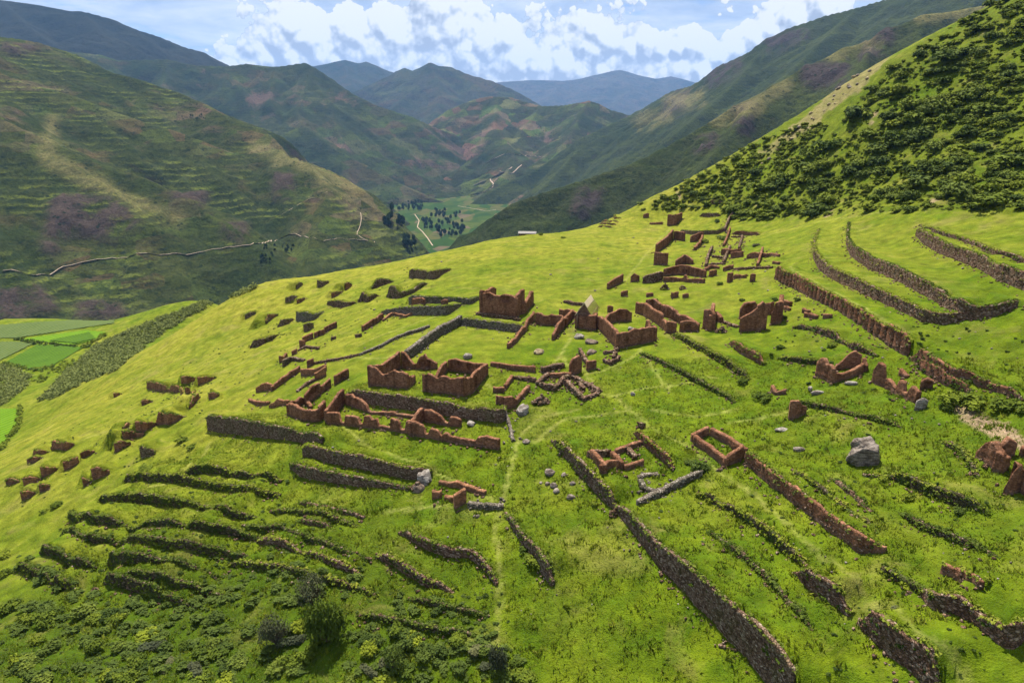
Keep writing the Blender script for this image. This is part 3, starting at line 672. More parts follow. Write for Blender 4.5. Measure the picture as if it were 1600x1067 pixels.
def wall_part(pts, mat='a', rag=.25, th=.65, niches=(), slots=0, prof=None, parent=None, name='wall', blocky=.6, ds=.24):
    s, q, L = path_from(pts, ds)
    if prof:
        P0 = q[:, :3]; fr = s / s[-1]
        q[:, 3] = px2m(P0, np.interp(fr, [a for a, b in prof], [b for a, b in prof]))
    t, nrm = frame(q); base = gz(q[:, 0], q[:, 1]); base = smooth_path(base[:, None], 12)[:, 0]
    c = q.copy(); c[:, :2] -= nrm * th * .5
    V, Fc, hh = wall_geo(c, s, q[:, 3], base, nrm, th, rag, niches, slots, stone=(mat in 'sgrb'), blocky=blocky)
    ob = mesh_obj(name, V, Fc, MATS[mat], parent, smooth=False); attr(ob, 'rise', RISE[0])
    n = int(s[-1] * 2.2)
    if n > 2:
        i = RNG.integers(0, len(s), n); off = RNG.normal(size=n) * .9; off = off + np.sign(off) * th * .5
        P = np.stack([c[i, 0] + nrm[i, 0] * off, c[i, 1] + nrm[i, 1] * off, 0 * off], 1); P[:, 2] = gz(P[:, 0], P[:, 1]) + .06
        stones_on(None, P, RNG.uniform(.12, .34, n), M_RUB if mat in 'ao' else MATS[mat], ob, 'rubble')
    if mat in 'sgr':
        n = int(np.sum(q[:, 3]) * ds * 5); i = RNG.integers(0, len(s), n); f_ = RNG.random(n) ** .7
        P = np.stack([c[i, 0] + nrm[i, 0] * th * .5, c[i, 1] + nrm[i, 1] * th * .5, base[i] + q[i, 3] * f_], 1); stones_on(None, P, RNG.uniform(.10, .24, n), MATS[mat], ob)
    return ob
def Wl(label, pts, mat='a', name='adobe_wall', cat='ruined wall', group=None, **kw):
    if mat in 'sgr': name = 'stone_wall' if name == 'adobe_wall' else name
    ob = wall_part(pts, mat, name=name, **kw); tag(ob, label, cat, group); return ob
def Bd(label, walls, name='ruined_house', cat='ruin', group=None, mat='a', **kw):
    """ruined building: an Empty at its base with one mesh per wall"""
    allp = [p_ for w0 in walls for p_ in w0[0]]
    c = np.mean(G([p_[0] for p_ in allp], [p_[1] for p_ in allp]), 0)
    e = empty(name, (0, 0, 0)); tag(e, label, cat, group)
    for w0 in walls:
        k2 = dict(mat=mat); k2.update(kw); k2.update(w0[1] if len(w0) > 1 else {})
        ob = wall_part(w0[0], parent=None, **k2)
        for o2 in (ob, *ob.children): o2.data.transform(__import__('mathutils').Matrix.Translation(-Vector(c)))
        ob.parent = e
    e.location = c
    return e
def rock_geo(rad, seed, sub=3, flat=.7, rough=.35, sq=(1, 1, 1), cl=11):
    import bmesh
    bm = bmesh.new(); bmesh.ops.create_icosphere(bm, subdivisions=sub, radius=1.0)
    V = np.array([v.co[:] for v in bm.verts]); Fc = np.array([[l.index for l in f.verts] for f in bm.faces]); bm.free()
    d = 1 + rough * fbm(V[:, 0] * 1.3 + seed, V[:, 1] * 1.3 + V[:, 2] * 1.7, 4, 3)
    for k in range(cl):      # flat cleaved faces
        r = np.random.default_rng(int(seed * 10) + k); nn = r.normal(size=3); nn /= np.linalg.norm(nn)
        pr = (V @ nn) * d; lim = .58 + .22 * r.random(); d = np.where(pr > lim, d * lim / np.maximum(pr, 1e-6), d)
    V = V * d[:, None] * np.array([sq[0], sq[1], flat * sq[2]]) * rad
    return V, Fc
def mat_rock(name, a, b, dark):
    m, t = new_mat(name); p = pos(t)
    n = t.noise(1.2, 5, .65, p); n2 = t.noise(6, 4, .6, p); st = t.noise(1.5, 4, .6, scaled(t, p, (.6, .6, 3)))
    c = t.mix(t.ramp(n, [(.35, 0), (.65, 1)]), a, b); c = t.mix(t.ramp(st, [(.38, .9), (.56, 0)]), c, dark); c = t.mix(1.0, c, t.ramp(n2, [(.3, .6), (.7, 1.3)]), 'MULTIPLY')
    finish(t, c, .9, t.math('ADD', n, n2), 1.0, .2, .1); return m
M_ROCKP = mat_rock('pale_rock', (.235, .20, .165), (.38, .345, .30), (.11, .085, .068))
M_ROCKB = mat_rock('brown_rock', (.19, .15, .118), (.31, .26, .215), (.06, .045, .036))
M_STRAW = mat_rock('straw_heap', (.30, .23, .13), (.45, .36, .22), (.16, .11, .06))
M_ROCKD = mat_rock('dark_rock', (.16, .115, .08), (.28, .215, .16), (.05, .038, .03))
def rock(label, px, py, wpx, hpx, mat=None, name='boulder', cat='boulder', group=None, sub=3, seed=None, sq=(1, 1, 1), rough=.35, cl=11):
    p = G(px, py); _, dep = project(p); r = wpx / 2 * dep / F; hh = px2m(p, hpx)
    V, Fc = rock_geo(r, seed or (px * .13 + py * .07), sub, min(1.2, hh / r * .62), rough, sq, cl)
    ob = mesh_obj(name, V, Fc, mat or M_ROCKP, smooth=False); ob.location = (p[0], p[1] + r * .4, p[2] + hh * .22); tag(ob, label, cat, group); return ob
def mound(label, px, py, wpx, hpx, mat='r', name='rubble_mound', cat='rubble', n=46, group=None):
    """heap of separate tumbled stones joined into one pile"""
    p = G(px, py); _, dep = project(p); r = wpx / 2 * dep / F; hh = px2m(p, hpx)
    Vs, Fs, o = [], [], 0
    for k in range(n):
        a = RNG.random() * 6.28; d = RNG.random() ** .6; zz = (1 - d) * hh * (.55 + .45 * RNG.random())
        sz = (.16 + .26 * RNG.random()) * r * .8
        V, Fc = rock_geo(sz, k * 1.7 + px, 1, .75, .35)
        V = V + np.array([p[0] + math.cos(a) * d * r * .85, p[1] + r * .3 + math.sin(a) * d * r * .55, 0])
        V[:, 2] += gz(p[0], p[1]) + zz * .8 + sz * .1
        Vs.append(V); Fs.append(Fc + o); o += len(V)
    ob = mesh_obj(name, np.concatenate(Vs), np.concatenate(Fs), MATS[mat], smooth=False); tag(ob, label, cat, group); return ob
# ================================================================== terrace walls, nearest first (photo pixel x, y, height in photo pixels)
R('longest stone terrace wall descending to the bottom edge right of centre', [(967,800,14),(986,822,22),(1010,853,26),(1032,882,32),(1060,908,38),(1087,938,44),(1122,973,48),(1155,1008,54),(1200,1058,60),(1235,1100,66)], 's', .55, 9, brk=.3)
R('stone terrace wall overgrown with ferns in the bottom right corner', [(1345,972,24),(1365,995,36),(1395,1022,44),(1430,1045,46),(1470,1090,50)], 'r', .9, 8)
R('broken red terrace wall above the overgrown corner wall at lower right', [(1240,898,16),(1262,920,30),(1300,947,34),(1328,962,34)], 'r', .8, 6)
R('dark terrace wall with a red buttress at the right edge near the bottom', [(1438,922,12),(1465,952,26),(1495,957,28),(1530,975,20),(1560,1000,26),(1576,1014,38),(1600,990,32),(1640,985,30)], 'r', .6, 7)
R('short broken red wall under the scattered stones at lower right', [(1473,893,16),(1500,906,18),(1536,920,14)], 'a', .3, 5)
R('straight red terrace wall running down right from the roofless corner house', [(1166,722,22),(1200,752,22),(1235,780,24),(1262,800,25),(1300,830,26),(1346,862,25),(1384,862,12)], 'a', .5, 8, dryveg=True, brk=.3)
R('stone end wall of the curved terrace left of the long wall', [(792,803,8),(820,850,14),(838,872,22),(850,892,26),(866,915,28)], 's', .6, 6)
R('curving stone terrace wall in the lower centre ending at the footpath', [(625,832,10),(645,842,10),(668,855,14),(700,868,14),(738,870,14),(760,888,12),(778,912,10)], 'r', .6, 6)
R('broken stone terrace wall below the curving wall in lower centre', [(590,868,12),(615,880,12),(640,897,14),(665,912,12),(710,926,8)], 'r', .6, 6)
R('broken brown terrace wall on the lower left fan of terraces', [(400,846,8),(440,850,10),(475,866,12),(512,880,12),(540,892,13),(564,898,8)], 'r', .6, 6)
R('short brown terrace wall, lower of two beneath the twin walls', [(464,815,9),(492,823,10),(520,824,8)], 'r', .4, 5)
R('short brown terrace wall, upper of two beneath the twin walls', [(465,787,7),(500,796,9),(540,804,9),(570,807,4)], 'r', .4, 5)
V_ = dict(mat='b', veg=2.6, group='grassed terrace banks on the lower left slope', name='terrace_bank', cat='terrace bank')
R('overgrown terrace bank with a bare square left end, lowest row at lower left', [(165,910,18),(200,918,20),(240,930,20),(280,944,18),(310,950,12)], **V_)
R('leafy terrace bank, lowest of the left column of steps', [(30,890,14),(60,902,15),(95,914,15),(122,922,10)], **V_)
R('leafy terrace bank, second from the bottom in the left column of steps', [(66,864,14),(95,872,15),(125,884,14),(152,888,10)], **V_)
R('leafy terrace bank, third from the bottom in the left column of steps', [(100,834,11),(130,840,13),(160,850,13),(186,854,9)], **V_)
R('leafy terrace bank, top of the left column of steps', [(110,808,14),(140,812,14),(170,817,13),(200,824,8)], **V_)
R('wide overgrown terrace bank just above the lowest row at lower left', [(172,880,22),(210,882,20),(255,890,18),(300,900,18),(345,908,10)], **V_)
R('long leafy terrace bank across the lower left slope, third row up', [(188,848,12),(240,850,14),(300,858,14),(350,866,12),(395,872,8)], **V_)
R('long leafy terrace bank across the lower left slope, fourth row up', [(200,822,8),(260,822,12),(320,828,14),(370,836,12),(410,842,6)], **V_)
R('leafy terrace bank, fifth row up on the lower left slope', [(155,784,12),(200,786,16),(245,788,16),(300,794,14),(360,806,12),(420,812,6)], **V_)
R('shrubby terrace bank, sixth row up on the lower left slope', [(196,752,12),(240,754,14),(285,756,14),(340,764,12),(400,768,10),(440,772,6)], **V_)
R('shrubby terrace bank just under the long left platform wall', [(292,738,12),(340,740,14),(390,748,14),(440,752,8)], **V_)
for lab, pts in [
  ('leafy step between the two lowest rows at lower left', [(200,895,8),(250,904,12),(300,918,12),(350,930,8)]),
  ('long low grassy step below the twin walls on the left fan', [(420,800,5),(455,800,7),(520,812,7),(560,822,5)]),
  ('rough grassy step in the middle of the left fan', [(380,820,6),(430,826,9),(480,842,9),(530,860,8),(580,872,5)]),
  ('rough grassy step above the grey bushes', [(360,880,7),(420,888,10),(480,900,10),(540,915,8),(590,930,5)]),
  ('grassy step left of the footpath in the lower centre', [(640,935,6),(690,948,9),(730,958,8),(765,960,5)]),
  ('grassy step near the bottom edge left of the footpath', [(560,960,6),(620,972,9),(680,985,9),(740,990,6)]),
  ('fern covered step between the two long walls at lower right', [(1110,830,6),(1150,862,10),(1200,905,12),(1240,950,12),(1270,985,8)]),
  ('fern covered step right of the straight red wall', [(1380,890,8),(1420,915,11),(1460,935,8)]),
  ('rough step above the dark right hand wall', [(1400,800,6),(1450,828,9),(1510,850,9),(1560,868,6)]),
  ('low grassy step below the big boulder at right', [(1240,735,5),(1280,762,7),(1330,800,8),(1370,830,6)]),
  ('weedy step across the slope below the spiked corner house', [(1240,628,5),(1290,640,8),(1350,652,8),(1410,668,6)]),
  ('weedy step above the spiked corner house', [(1215,560,5),(1250,566,8),(1290,570,7)]),
  ('weedy step right of the jagged piers', [(1470,690,6),(1500,705,9),(1530,745,8)]),
  ('low grass step across the meadow below the long two storey ruin', [(1000,552,4),(1050,575,6),(1100,602,7),(1150,628,6)]),
 ]: R(lab, pts, 'b', 2.0, 6, name='terrace_bank', cat='terrace bank', group='grassed steps across the slope')
R('lower of the twin stone walls below the long hall ruin', [(456,730,10),(470,742,17),(500,749,17),(560,757,14),(600,760,9),(642,763,5)], 's', .45, 5, brk=.3)
R('upper of the twin stone walls below the long hall ruin', [(476,712,20),(520,724,22),(560,732,22),(600,739,20),(650,748,19),(674,742,13)], 's', .25, 6, dryveg=True, brk=.3)
R('overgrown stone wall running down right beside the two square rooms', [(864,690,10),(885,712,18),(905,738,24),(930,765,26),(950,785,24),(966,797,14)], 's', 1.0, 6)
R('long platform wall of grey and red stone at left below the small house', [(327,671,25),(355,676,25),(400,682,24),(430,686,22),(470,689,18),(506,692,13)], 's', .3, 7, brk=.3)
R('red terrace wall with a grassy top between the two square rooms and the path', [(992,678,14),(1012,698,15),(1035,717,15),(1054,734,16)], 'a', .7, 5)
R('fern covered bank running down right behind the square rooms', [(1092,772,10),(1130,792,12),(1180,822,14),(1225,858,14),(1262,884,10)], 'b', 2.4, 6, name='terrace_bank', cat='terrace bank')
R('fern covered bank in front of the big boulder', [(1350,742,8),(1400,748,14),(1450,772,18),(1500,790,18),(1545,800,14)], 'b', 2.4, 6, name='terrace_bank', cat='terrace bank')
R('low stone step under the big boulder', [(1300,748,6),(1320,764,7),(1345,785,7),(1365,800,4)], 'r', .4, 4)
R('big stone platform wall under the two roofless houses', [(545,626,17),(600,634,20),(660,643,21),(720,652,21),(785,660,20),(788,640,10)], 's', .25, 8, dryveg=True, brk=.3)
for lab, pts, mt in [
  ('terrace wall stub at far left edge, lowest of the left slope', [(36,781,13),(46,778,12),(58,771,3)], 'o'),
  ('small dark terrace stub right of the lowest left slope wall', [(64,769,12),(70,767,11),(77,762,5)], 'a'),
  ('orange terrace stub, second lowest of the left slope', [(39,760,14),(50,756,12),(64,748,2)], 'o'),
  ('low brown terrace stub touching the left picture edge', [(12,756,9),(22,755,8),(32,752,2)], 'o'),
  ('orange terrace wall over a dark bank on the far left slope', [(67,745,16),(78,742,13),(94,732,3)], 'o'),
  ('dark upright terrace end wall above the leafy steps at left', [(147,750,20),(158,747,18),(172,740,6)], 'a'),
  ('small dark triangular terrace end left of the leafy steps', [(131,759,14),(136,757,9),(143,752,2)], 'a'),
  ('orange terrace end with a stepped top on the left slope', [(101,736,14),(112,731,15),(123,724,12)], 'o'),
  ('pale orange terrace wall with a clean top, leftmost of its row', [(54,714,13),(66,714,11),(81,705,2)], 'o'),
  ('dark low terrace wall just below the leftmost orange wall', [(45,724,7),(55,722,9),(66,716,2)], 'a'),
  ('clean orange terrace wall, second from left in its row', [(82,703,15),(104,704,13),(120,694,3)], 'o'),
  ('dim brown terrace stub between two orange walls on the left slope', [(128,716,9),(138,713,10),(148,707,4)], 'a'),
  ('mossy brown terrace wall left of the long platform wall', [(222,713,18),(232,712,15),(243,708,4)], 's'),
  ('crumbling dark terrace wall on the middle of the left slope', [(181,706,16),(190,703,14),(204,694,4)], 'a'),
  ('low brown terrace wall under the pair of red square walls', [(192,685,11),(206,684,11),(226,680,4)], 'o'),
  ('left of the pair of tall red square terrace walls', [(214,675,18),(228,673,15),(245,663,3)], 'o'),
  ('right of the pair of tall red square terrace walls', [(246,663,22),(266,664,18),(290,650,3)], 'o'),
  ('small red terrace stub above the pair of square walls', [(192,670,10),(200,667,8),(207,662,2)], 'o'),
  ('dark double stub left of the small courtyard ruin', [(296,640,8),(303,632,14),(310,624,10)], 'a'),
  ('brown terrace stub just left of the orange block', [(328,624,11),(335,623,10),(343,618,4)], 'o'),
  ('long red terrace wall on the left slope with green behind', [(231,608,14),(258,612,12),(284,613,11)], 'o'),
  ('red wall joined to the right end of the long red terrace wall', [(284,617,14),(294,616,11),(305,611,3)], 'o'),
  ('red terrace wall up slope, left of the two highest', [(284,600,13),(294,599,12),(308,594,3)], 'o'),
  ('red terrace wall up slope, right of the two highest', [(310,603,14),(322,598,11),(336,592,3)], 'o'),
  ('tiny brown terrace stub at far left of the long red wall', [(178,622,8),(184,619,7),(188,616,2)], 'o'),
  ('tiny brown terrace stub under the long red wall', [(223,634,9),(230,632,8),(237,628,2)], 'o'),
 ]: ENDW[0] = 1.3; R(lab, pts, mt, .15, 7, group='short terrace walls on the left slope', th=.6)  # orange adobe here makes up in colour for light on the faces
R('mossy grey stone wall of a sunken terrace on the upper left slope', [(464,501,16),(478,503,16),(492,500,9),(506,487,2)], 'g', .4, 5)
for lab, pts, mt in [
  ('dark stub of terrace wall at the upper left slope edge', [(497,449,12),(504,448,9),(513,442,3)], 's'),
  ('ragged dark stub right of the sunken grey wall', [(476,518,12),(482,517,12),(489,512,8)], 's'),
  ('low grassed stub left of the sunken grey wall', [(416,506,6),(424,499,8),(434,493,3)], 's'),
  ('red edged stub below the low grassed terrace on the upper left slope', [(415,505,5),(419,497,9),(434,493,3)], 'a'),
  ('round grassed stub of terrace wall under the sunken grey wall', [(435,511,11),(446,508,9),(460,499,2)], 's'),
  ('low dark stub of wall, far left of the upper slope', [(383,498,6),(392,494,6),(399,491,5)], 's'),
  ('dark stub under the skyline at upper left', [(463,452,7),(468,449,9),(472,445,3)], 's'),
  ('pale thin stub of wall between two dark stubs', [(540,454,11),(545,450,9),(549,446,2)], 'a'),
  ('small red stub on the upper left slope', [(464,475,8),(470,473,7),(476,467,2)], 'a'),
  ('mossy stub beside the small red stub', [(447,473,8),(455,470,8),(464,465,2)], 's'),
  ('dark red stub above the wide brown terrace wall', [(518,466,9),(526,463,8),(534,456,2)], 'a'),
]: R(lab, pts, mt, .3, 7, group='broken wall stubs on the upper left slope', th=.6)
ENDW[0] = 3.0
R('wide brown terrace wall below the dark stubs at upper left', [(512,475,4),(520,478,9),(535,480,10),(548,478,6),(558,472,2)], 'r', .3, 4)
R('curved grassy bank on the left slope above the courtyard ruin', [(392,544,12),(408,540,11),(424,532,8),(436,523,2)], 'r', .9, 4)
R('dark broken terrace wall with two humps, upper left', [(559,473,12),(568,470,15),(576,472,10),(590,462,5)], 'r', .4, 4)
R('overgrown dark wall left of the green filled terrace', [(581,452,12),(592,448,12),(604,444,8),(616,440,2)], 'r', .6, 4)
R('trapezoid brown terrace wall highest on the left of the meadow', [(641,434,14),(660,435,13),(680,436,13),(704,421,2)], 's', .15, 6, brk=.3)
R('green filled terrace wall below the highest trapezoid wall', [(606,464,20),(624,466,20),(645,458,14),(668,443,2)], 's', 1.3, 5)
R('long grey terrace wall with a dark hollow at its left end', [(640,477,16),(662,476,13),(700,474,10),(735,475,9),(756,464,2)], 'g', .2, 6, brk=.3)
R('grey terrace wall with a slanting right end below the hollow wall', [(597,491,6),(626,492,12),(660,492,14),(698,492,15),(722,475,2)], 'g', .2, 6, brk=.3)
R('back wall of the sunken grass courtyard below the tall ruin', [(722,507,12),(760,513,13),(800,518,13),(818,517,11)], 'g', .25, 5, brk=.3)
# ---- right hand side terraces
R('red terrace wall descending right of the long two storey ruin', [(1140,538,8),(1158,552,14),(1178,563,16),(1194,570,14)], 'a', .6, 5)
R('fern covered bank below the long two storey ruin', [(1052,524,6),(1080,540,9),(1110,556,10),(1140,574,12),(1170,594,10)], 'b', 2.0, 5, name='terrace_bank', cat='terrace bank')
R('fern covered red terrace wall at right below the pillar wall', [(1432,570,14),(1456,588,18),(1480,600,16),(1518,614,14)], 'a', 1.2, 5)
R('lowest red terrace wall carried on from the pillar wall at right', [(1424,560,26),(1455,578,20),(1490,590,14),(1540,605,12),(1600,625,10)], 'a', .9, 6)
R('stony overgrown bank left of the pillar wall', [(1240,512,5),(1270,516,9),(1300,527,11),(1335,545,10),(1372,556,6)], 'r', 1.4, 4, name='terrace_bank', cat='terrace bank')
R('red terrace wall of upright pillars and dark slots', [(1212,436,22),(1240,450,22),(1270,466,22),(1300,480,20),(1335,500,22),(1362,520,28),(1392,540,30),(1420,556,30)], 'a', .45, 9, slots=30, th=.9, dryveg=True, brk=.3)
R('lowest of the three long curved terrace walls at right', [(1280,362,6),(1272,385,8),(1273,404,14),(1283,422,17),(1310,440,18),(1350,459,18),(1400,481,18),(1440,501,18),(1475,506,16),(1518,497,12)], 'r', .5, 13, dryveg=True, brk=.3)
R('middle of the three long curved terrace walls at right', [(1326,352,6),(1324,380,9),(1330,398,16),(1355,417,19),(1400,437,20),(1450,463,21),(1500,489,21),(1530,498,20),(1560,492,18),(1587,478,12)], 'r', .5, 13, dryveg=True, brk=.3)
R('highest of the long curved terrace walls at the right edge', [(1433,368,12),(1450,384,18),(1480,400,19),(1520,414,20),(1560,436,24),(1600,452,26),(1650,470,26)], 'r', .5, 12, dryveg=True, brk=.3)
R('low stony step above the curved terraces', [(1440,352,4),(1470,366,6),(1510,378,6),(1560,398,8),(1600,410,8),(1640,420,8)], 'r', .5, 5)
R('low retaining wall behind the upper courtyard', [(1062,365,6),(1090,367,6),(1120,366,6),(1134,360,6)], 's', .3, 5)
R('red low wall behind the right hand rooms', [(1144,366,4),(1160,367,7),(1187,367,5)], 'a', .1, 4)
R('brown terrace wall high under the dark shrubs', [(1094,338,5),(1108,339,6),(1126,337,5)], 'r', .3, 4)
R('topmost brown terrace wall beside the hill path', [(1106,319,6),(1118,319,6),(1130,317,5)], 'r', .2, 4)
for k, (a, b, c, d) in enumerate([(934,355,958,356), (937,351,964,351), (941,347,967,347), (950,342,972,343)]):
    R(['lowest','second','third','highest'][k] + ' of the tiny orange terraces far off at the meadow end', [(a,b,3),((a+c)/2,b+.4,3),(c,d,2)], 'o', 0, 4, group='tiny orange terraces', th=.6)

# ================================================================== ruined buildings
Bd('roofless adobe house with a pointed gable, left of the pair on the stone platform', [
  ([(579,604,30),(637,608,24)], dict(prof=[(0,31),(.16,30),(.3,22),(.45,23),(.62,27),(.8,25),(1,22)], rag=.12)),
  ([(637,607,22),(650,596,15)], dict(prof=[(0,23),(.5,17),(1,9)])),
  ([(580,602,31),(627,575,24)], dict(prof=[(0,30),(.5,25),(.85,25),(1,26)], rag=.04, niches=[(.55,.8,.45,.7),(.8,.8,.45,.7)])),
  ([(627,576,24),(652,578,10),(682,577,15)], dict(prof=[(0,26),(.15,21),(.38,8),(.5,10),(.6,22),(.72,25),(.76,17),(1,9)], rag=.1, niches=[(.12,.9,.5,.75),(.62,.9,.2,.5),(.78,.9,.1,.45)]))], th=.72)
Bd('complete roofless adobe house with small windows, right of the pair on the stone platform', [
  ([(666,613,28),(725,621,30)], dict(prof=[(0,27),(.15,29),(.28,22),(.45,27),(.6,24),(.75,26),(1,31)], rag=.1)),
  ([(725,621,31),(761,588,26)], dict(prof=[(0,30),(.3,27),(.6,25),(.85,22),(1,18)], rag=.08, niches=[(.5,1.0,.15,.6)])),
  ([(761,588,22),(700,580,26)], dict(prof=[(0,18),(.5,18),(.85,20),(1,17)], rag=.06, niches=[(.45,.8,.45,.72),(.72,.9,.45,.75)])),
  ([(666,613,26),(684,599,12),(700,580,26)], dict(prof=[(0,27),(.25,8),(.5,6),(.7,15),(1,18)], rag=.1))], th=.72)
Bd('long roofless hall ruin with broken adobe piers below the stone platform', [
  ([(511,665,20),(779,704,18)], dict(prof=[(0,20),(.08,20),(.085,4),(.115,5),(.12,16),(.20,15),(.21,5),(.235,6),(.24,17),(.27,19),(.29,13),(.32,17),(.325,6),(.40,5),(.405,19),(.45,18),(.455,5),(.49,6),(.495,22),(.59,20),(.60,7),(.625,8),(.63,16),(.68,14),(.685,8),(.70,8),(.705,14),(.73,13),(.74,9),(.88,9),(.89,15),(.93,18),(1,17)], rag=.08, blocky=.2)),
  ([(512,662,20),(528,645,22),(540,630,20)], dict(prof=[(0,20),(.4,22),(.8,24),(1,22)], rag=.06)),
  ([(540,634,18),(580,648,8),(662,657,8)], dict(prof=[(0,20),(.1,17),(.25,16),(.33,12),(.36,4),(.6,5),(.66,7),(.7,4),(1,5)], rag=.2, niches=[(.18,.8,.4,.7)])),
  ([(643,682,22),(663,657,22)], dict(prof=[(0,21),(.4,20),(.8,22),(1,20)], rag=.08)),
  ([(663,660,20),(692,665,14),(719,668,14)], dict(prof=[(0,20),(.2,21),(.45,13),(.6,4),(.68,5),(.72,14),(.9,14),(1,11)], rag=.1))], th=.72)
Bd('small roofless adobe house left of the long hall', [
  ([(452,650,22),(474,659,24)], dict(prof=[(0,20),(.4,22),(1,18)], rag=.08)), ([(474,659,20),(502,659,20),(511,648,22)], dict(prof=[(0,19),(.3,18),(.6,20),(1,22)], rag=.08)),
  ([(452,650,18),(476,632,12)], dict(prof=[(0,19),(.5,16),(1,12)])), ([(476,632,10),(484,640,6)], {})], th=.75)
Wl('leaning adobe wall with two windows left of the platform', [(479,634,18),(502,617,20)], prof=[(0,16),(.5,22),(.8,20),(1,18)], rag=.06, niches=[(.35,.8,.4,.7),(.7,.9,.3,.75)])
Wl('square adobe wall piece between the windowed wall and the lone block', [(504,615,12),(518,605,13)], rag=.08, niches=[(.6,.7,.3,.75)])
Wl('lone adobe block with a door hole left above the stone platform', [(525,602,15),(546,589,13)], rag=.1, niches=[(.55,.9,.1,.6)])
Bd('low courtyard ruin open to the right on the left slope', [
  ([(426,612,8),(448,596,9),(470,580,8)], dict(rag=.2)), ([(470,588,11),(491,587,9),(510,580,9)], dict(rag=.15, mat='o')), ([(492,596,12),(510,588,14)], dict(rag=.08, mat='o')),
  ([(465,613,3),(480,604,5),(493,596,5)], dict(rag=.2, mat='r')), ([(400,614,7),(414,612,12),(424,610,8)], dict(mat='o')), ([(388,630,6),(400,634,7),(418,634,6)], dict(mat='a')), ([(420,638,5),(434,637,12),(450,633,7)], dict(mat='o'))], name='ruined_courtyard', th=.7)
Wl('dark stub of wall standing above the low courtyard ruin', [(480,575,9),(491,570,9)], rag=.3)
Bd('row of red adobe piers with a tall end on the left slope', [
  ([(470,545,13),(478,541,9)], {}), ([(475,536,9),(490,529,9)], {}), ([(491,529,9),(497,527,9)], {}), ([(498,526,9),(505,524,9)], {}), ([(507,521,9),(527,512,9)], dict(slots=4))], name='adobe_piers', cat='ruined wall', th=.8, rag=.06)
Wl('low curved wall below the row of red piers', [(466,550,3),(478,545,5),(496,547,4)], mat='r', rag=.1)
Bd('grassed broken room below the row of red piers', [([(440,568,10),(450,560,8)], {}), ([(444,574,11),(456,566,9),(474,565,3)], dict(mat='s')), ([(456,557,7),(465,553,8)], {})], name='ruined_room', th=.7)
Wl('thin wall running along the slope toward the stone platform', [(490,570,4),(520,565,4),(560,556,3)], mat='r', rag=.2, th=.6)
Wl('long low stone wall parallel to the courtyard wall', [(562,557,4),(600,541,4),(640,523,5),(672,512,4)], mat='g', rag=.1, th=.6)
Wl('broken red pier wall on the middle of the left slope', [(568,518,8),(585,508,9),(600,498,9)], slots=6, rag=.15)
Wl('thin red bent wall above the grass court left of centre', [(600,502,3),(614,493,5),(634,497,4),(649,488,4)], rag=.2, th=.6, mat='o')
Wl('tiny dark wall stump on the left grass court', [(555,528,5),(563,527,5)], mat='r', rag=.3)
Wl('tiny dark wall stump right of the row of red piers', [(517,533,6),(524,531,6)], mat='r', rag=.3)
Wl('rounded adobe fragment in the hollow of the long grey wall', [(642,476,13),(662,477,12)], prof=[(0,10),(.4,15),(1,9)], rag=.1, niches=[(.85,.9,.2,.8)])
Wl('tiny red stub in front of the long grey wall', [(689,476,7),(698,476,7)], rag=.2)
Bd('tall red adobe tower ruin on the grass platform in the centre', [
  ([(754,492,35),(807,498,33)], dict(prof=[(0,34),(.12,36),(.3,34),(.5,32),(.58,34),(.85,34),(1,31)], rag=.04, niches=[(.22,1.6,.8,.9),(.66,2.0,.72,.84)])),
  ([(754,491,35),(776,476,36)], dict(prof=[(0,36),(.4,31),(.7,29),(.85,30),(1,26)], rag=.06)),
  ([(807,497,34),(820,488,38)], dict(prof=[(0,33),(.5,34),(.8,37),(1,37)], rag=.05)), ([(815,492,18),(822,490,18)], dict(rag=.08)), ([(822,490,18),(834,475,20)], dict(prof=[(0,16),(.5,18),(.8,21),(1,20)], rag=.08))], th=.9, name='ruined_tower')
Wl('dark low step wall along the foot of the tower ruin', [(744,492,4),(780,498,5),(812,502,4)], mat='r', rag=.1, th=.6)
Wl('grey stone side wall of the sunken grass courtyard', [(638,562,14),(660,546,14),(690,524,14),(722,506,13)], mat='g', rag=.06, th=1.0)
Wl('broken adobe wall dividing the two grass courts', [(796,545,7),(808,535,8),(815,525,10),(824,515,10),(836,500,14)], rag=.25)
Wl('red adobe wall with a wavy top closing the right grass court', [(836,506,18),(850,509,16),(868,509,17),(885,511,13)], rag=.14)
Wl('upper red wall with grass on top behind the wavy wall', [(873,494,11),(888,497,13),(902,498,9)], rag=.08)
Wl('humped adobe wall beside the path up to the thatched shelter', [(866,532,8),(874,522,17),(884,510,14),(892,502,13),(897,494,10)], rag=.2)
Wl('dark low wall on the meadow left of the thatched shelter', [(880,473,4),(895,477,5),(913,478,4)], mat='r', rag=.2)
Wl('low adobe wall closing the grass court on the near side', [(766,572,6),(800,579,8),(836,582,9)], rag=.06)
Bd('large roofless adobe house below the thatched shelter', [
  ([(931,512,20),(946,527,26),(963,546,25)], dict(prof=[(0,18),(.1,21),(.5,26),(1,26)], rag=.06)), ([(963,546,25),(1021,535,24)], dict(prof=[(0,25),(.2,23),(.5,27),(.55,24),(.8,24),(1,25)], rag=.08)),
  ([(934,511,18),(962,504,16),(987,502,16)], dict(prof=[(0,16),(.3,10),(.4,14),(.7,20),(.9,19),(1,14)], rag=.12, niches=[(.7,1.2,.45,.8)])), ([(1021,534,22),(1000,516,14)], dict(prof=[(0,22),(.3,14),(.6,22),(.7,8),(1,5)])),], th=.72)
Bd('square stone and adobe base under the thatched shelter', [([(904,514,20),(930,517,23)], dict(rag=.05)), ([(904,513,20),(912,498,18)], dict(rag=.05)), ([(930,516,22),(934,506,18)], dict(rag=.05))], th=.9, name='shelter_base')
